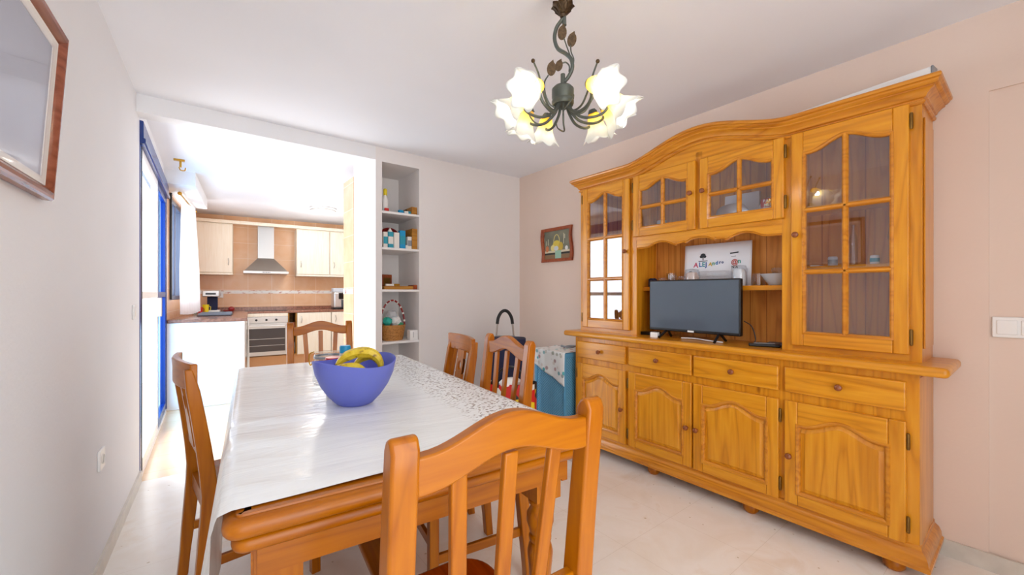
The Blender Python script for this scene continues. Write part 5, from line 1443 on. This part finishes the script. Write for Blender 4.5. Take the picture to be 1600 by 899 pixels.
# coffee machine, cups, tray on left counter
cm = kroot('coffee_machine', .215, .50, CTZ, 'black and silver coffee machine behind the curtain edge', 'coffee machine')
G().box(-.10, .10, -.10, .12, 0, .025).build('base', M['white'], cm, bevel=.004)
G().box(-.05, .07, .0, .12, .025, .22).build('column', M['navy'], cm, bevel=.008)
G().box(-.10, .10, -.11, .12, .22, .31).build('head', M['steel_light'], cm, bevel=.012)
G().box(-.06, .06, -.115, -.108, .25, .275).build('dark_strip', M['black'], cm)
def cup(name, lab, t, d, z, r, h, col, cat='cup'):
    o = kobj(G().lathe([(0, 0), (r*.8, 0), (r, h), (r-.004, h), (r*.75, .006), (0, .006)], 18), name, M[col], t, d, z, lab, cat)
    G().tube([(r*.9, 0, h*.8), (r*1.45, 0, h*.7), (r*1.4, 0, h*.3), (r*.85, 0, h*.25)], .004, 6).build('handle', M[col], o); return o
cup('yellow_cup', 'yellow cup in front of the coffee machine', .16, .66, CTZ+.001, .04, .11, 'yellow')
cup('red_cup', 'red cup beside the yellow cup on the worktop', .10, .72, CTZ+.001, .034, .075, 'red')
crum('green_cloth', 'pale green scrunched cloth beside the coffee machine', kp(.05, .58, 0).x, kp(.05, .58, 0).y, CTZ+.045, .042, 'turq', 21)
o = kobj(G().box(-.17, .17, -.27, .27, 0, .012), 'drainer_tray', M['darkgrey'], .33, 1.55, CTZ+.001, 'dark grey draining tray on the left worktop', 'tray', bevel=.004)
g = G()
for k in range(9): g.box(-.16, .16, -.25+k*.06, -.245+k*.06, .012, .03)
g.build('rib', M['grey'], o)
o = kobj(G().lathe([(0, 0), (.06, 0), (.075, .02), (.07, .02), (.055, .006), (0, .006)], 20), 'dark_dish', M['darkred'], .42, .55, CTZ+.001, 'dark red dish on the worktop right of the coffee machine', 'dish')
o = kobj(G().ball((0, 0, .035), .035, (1.2, 1, 1)), 'dark_fruit', M['darkred'], .45, .40, CTZ+.001, 'dark round fruit beside the dark red dish', 'fruit')
# curtain
cu = kroot('curtain', 0, 0, 0, 'sheer white curtain gathered at the kitchen window', 'curtain')
def cur(u, v):
    d = 2.20-1.0*u-(.0); t = .035+.085*u
    gather = .45+.55*min(1, v*1.6)
    dm = 1.75; d = dm+(d-dm)*gather
    a = u*2*pi*8
    return Vector((t+.022*sin(a)*(.5+.5*v)+.02*v, -d+.012*cos(a), 2.24-v*(1.27)-.02*sin(u*pi)*v))
G().grid(cur, 110, 30).build('fabric', M['curtain'], cu, ang=180)
cr = kroot('curtain_rod', 0, 0, 0, 'brass curtain rod under the boxed pelmet', 'curtain rod')
G().tube([(.06, -2.28, 2.255), (.085, -1.16, 2.255)], .009, 10).build('rod', M['brass_bright'], cr)
for d in (2.29, 1.15):
    G().ball((.06 if d > 2 else .085, -d, 2.255), .02).build('finial', M['brass_bright'], cr)
hk = kroot('brass_bracket', .0, 3.05, 0, 'brass bracket fixed below the kitchen ceiling by the glazed door', 'bracket')
hx = Vector((-.115, 4.80, 0)); hk.location = hx; hk.rotation_euler = (0, 0, 0)
G().box(-.05, .03, -.02, .02, H-.015, H).build('mounting_plate', M['brass_bright'], hk, bevel=.003)
G().tube([(0, 0, H-.01), (0, 0, H-.07)], .009, 8).build('post', M['brass_bright'], hk)
G().tube(slerp([(-.01, 0, H-.07), (.0, 0, H-.095), (.03, 0, H-.095), (.035, 0, H-.07)], 5), .005, 8).build('hook', M['brass_bright'], hk)
# ceiling light
cl = empty('ceiling_light', (1.44, 6.30, H), 0, 'round flush ceiling light with pale rim in the kitchen', 'ceiling light')
G().lathe([(.165, 0), (.175, 0), (.175, -.035), (.165, -.045), (.150, -.045), (.150, -.030), (.165, 0)], 40).build('rim', M['steel_light'], cl)
G().lathe([(0, -.032), (.149, -.032), (.145, -.044), (.08, -.050), (0, -.052)], 40).build('diffuser', M['lamp_disc'], cl)
# kitchen sockets
for t, z, lab in ((.255, 1.175, 'white double socket on the tiled wall by the coffee machine'),):
    p = kp(t, .0065, z); wallplate('kitchen_socket', lab, 'socket', p, -5, .16, .10, 'socket')

# ================================================================= LIGHT
w = bpy.data.worlds.new('world'); SC.world = w; w.use_nodes = True
bg = w.node_tree.nodes['Background']; bg.inputs[0].default_value = (.93, .96, 1.0, 1); bg.inputs[1].default_value = 1.5
def area(name, loc, rot, sx, sy, e, col=(1, 1, 1)):
    l = bpy.data.lights.new(name, 'AREA'); l.shape = 'RECTANGLE'; l.size = sx; l.size_y = sy; l.energy = e; l.color = col
    o = bpy.data.objects.new(name, l); COL.objects.link(o); o.location = loc; o.rotation_euler = rot; return o
# daylight entering through the glazed door and window (outside the glass)
area('daylight_door', (-.75, 4.5, 1.35), (0, R(-90), 0), 2.2, 1.9, 54, (.95, .98, 1))
p = kp(-.5, 1.7, 1.7); area('daylight_window', p, (0, R(-90), KA), 1.1, 1.1, 18, (.95, .98, 1))
# lamp bulbs
def point(name, loc, e, r, col):
    l = bpy.data.lights.new(name, 'POINT'); l.energy = e; l.shadow_soft_size = r; l.color = col
    o = bpy.data.objects.new(name, l); COL.objects.link(o); o.location = loc
point('kitchen_lamp', (1.44, 6.30, H-.25), 12, .15, (1, .98, .95))
# open side of the room behind the camera: added fill lamp, no known window there
area('fill_rear', (.4, YF-.3, 1.35), (R(90), 0, 0), 1.7, 2.2, 24, (1, .99, .98))

SC.view_settings.view_transform = 'Standard'; SC.view_settings.look = 'None'
SC.view_settings.gamma = 1; SC.view_settings.exposure = 0.66; SC.view_settings.use_curve_mapping = False
SC.cycles.use_denoising = True
SC.cycles.max_bounces = 10; SC.cycles.transparent_max_bounces = 16; SC.cycles.diffuse_bounces = 6
SC.cycles.sample_clamp_indirect = 8
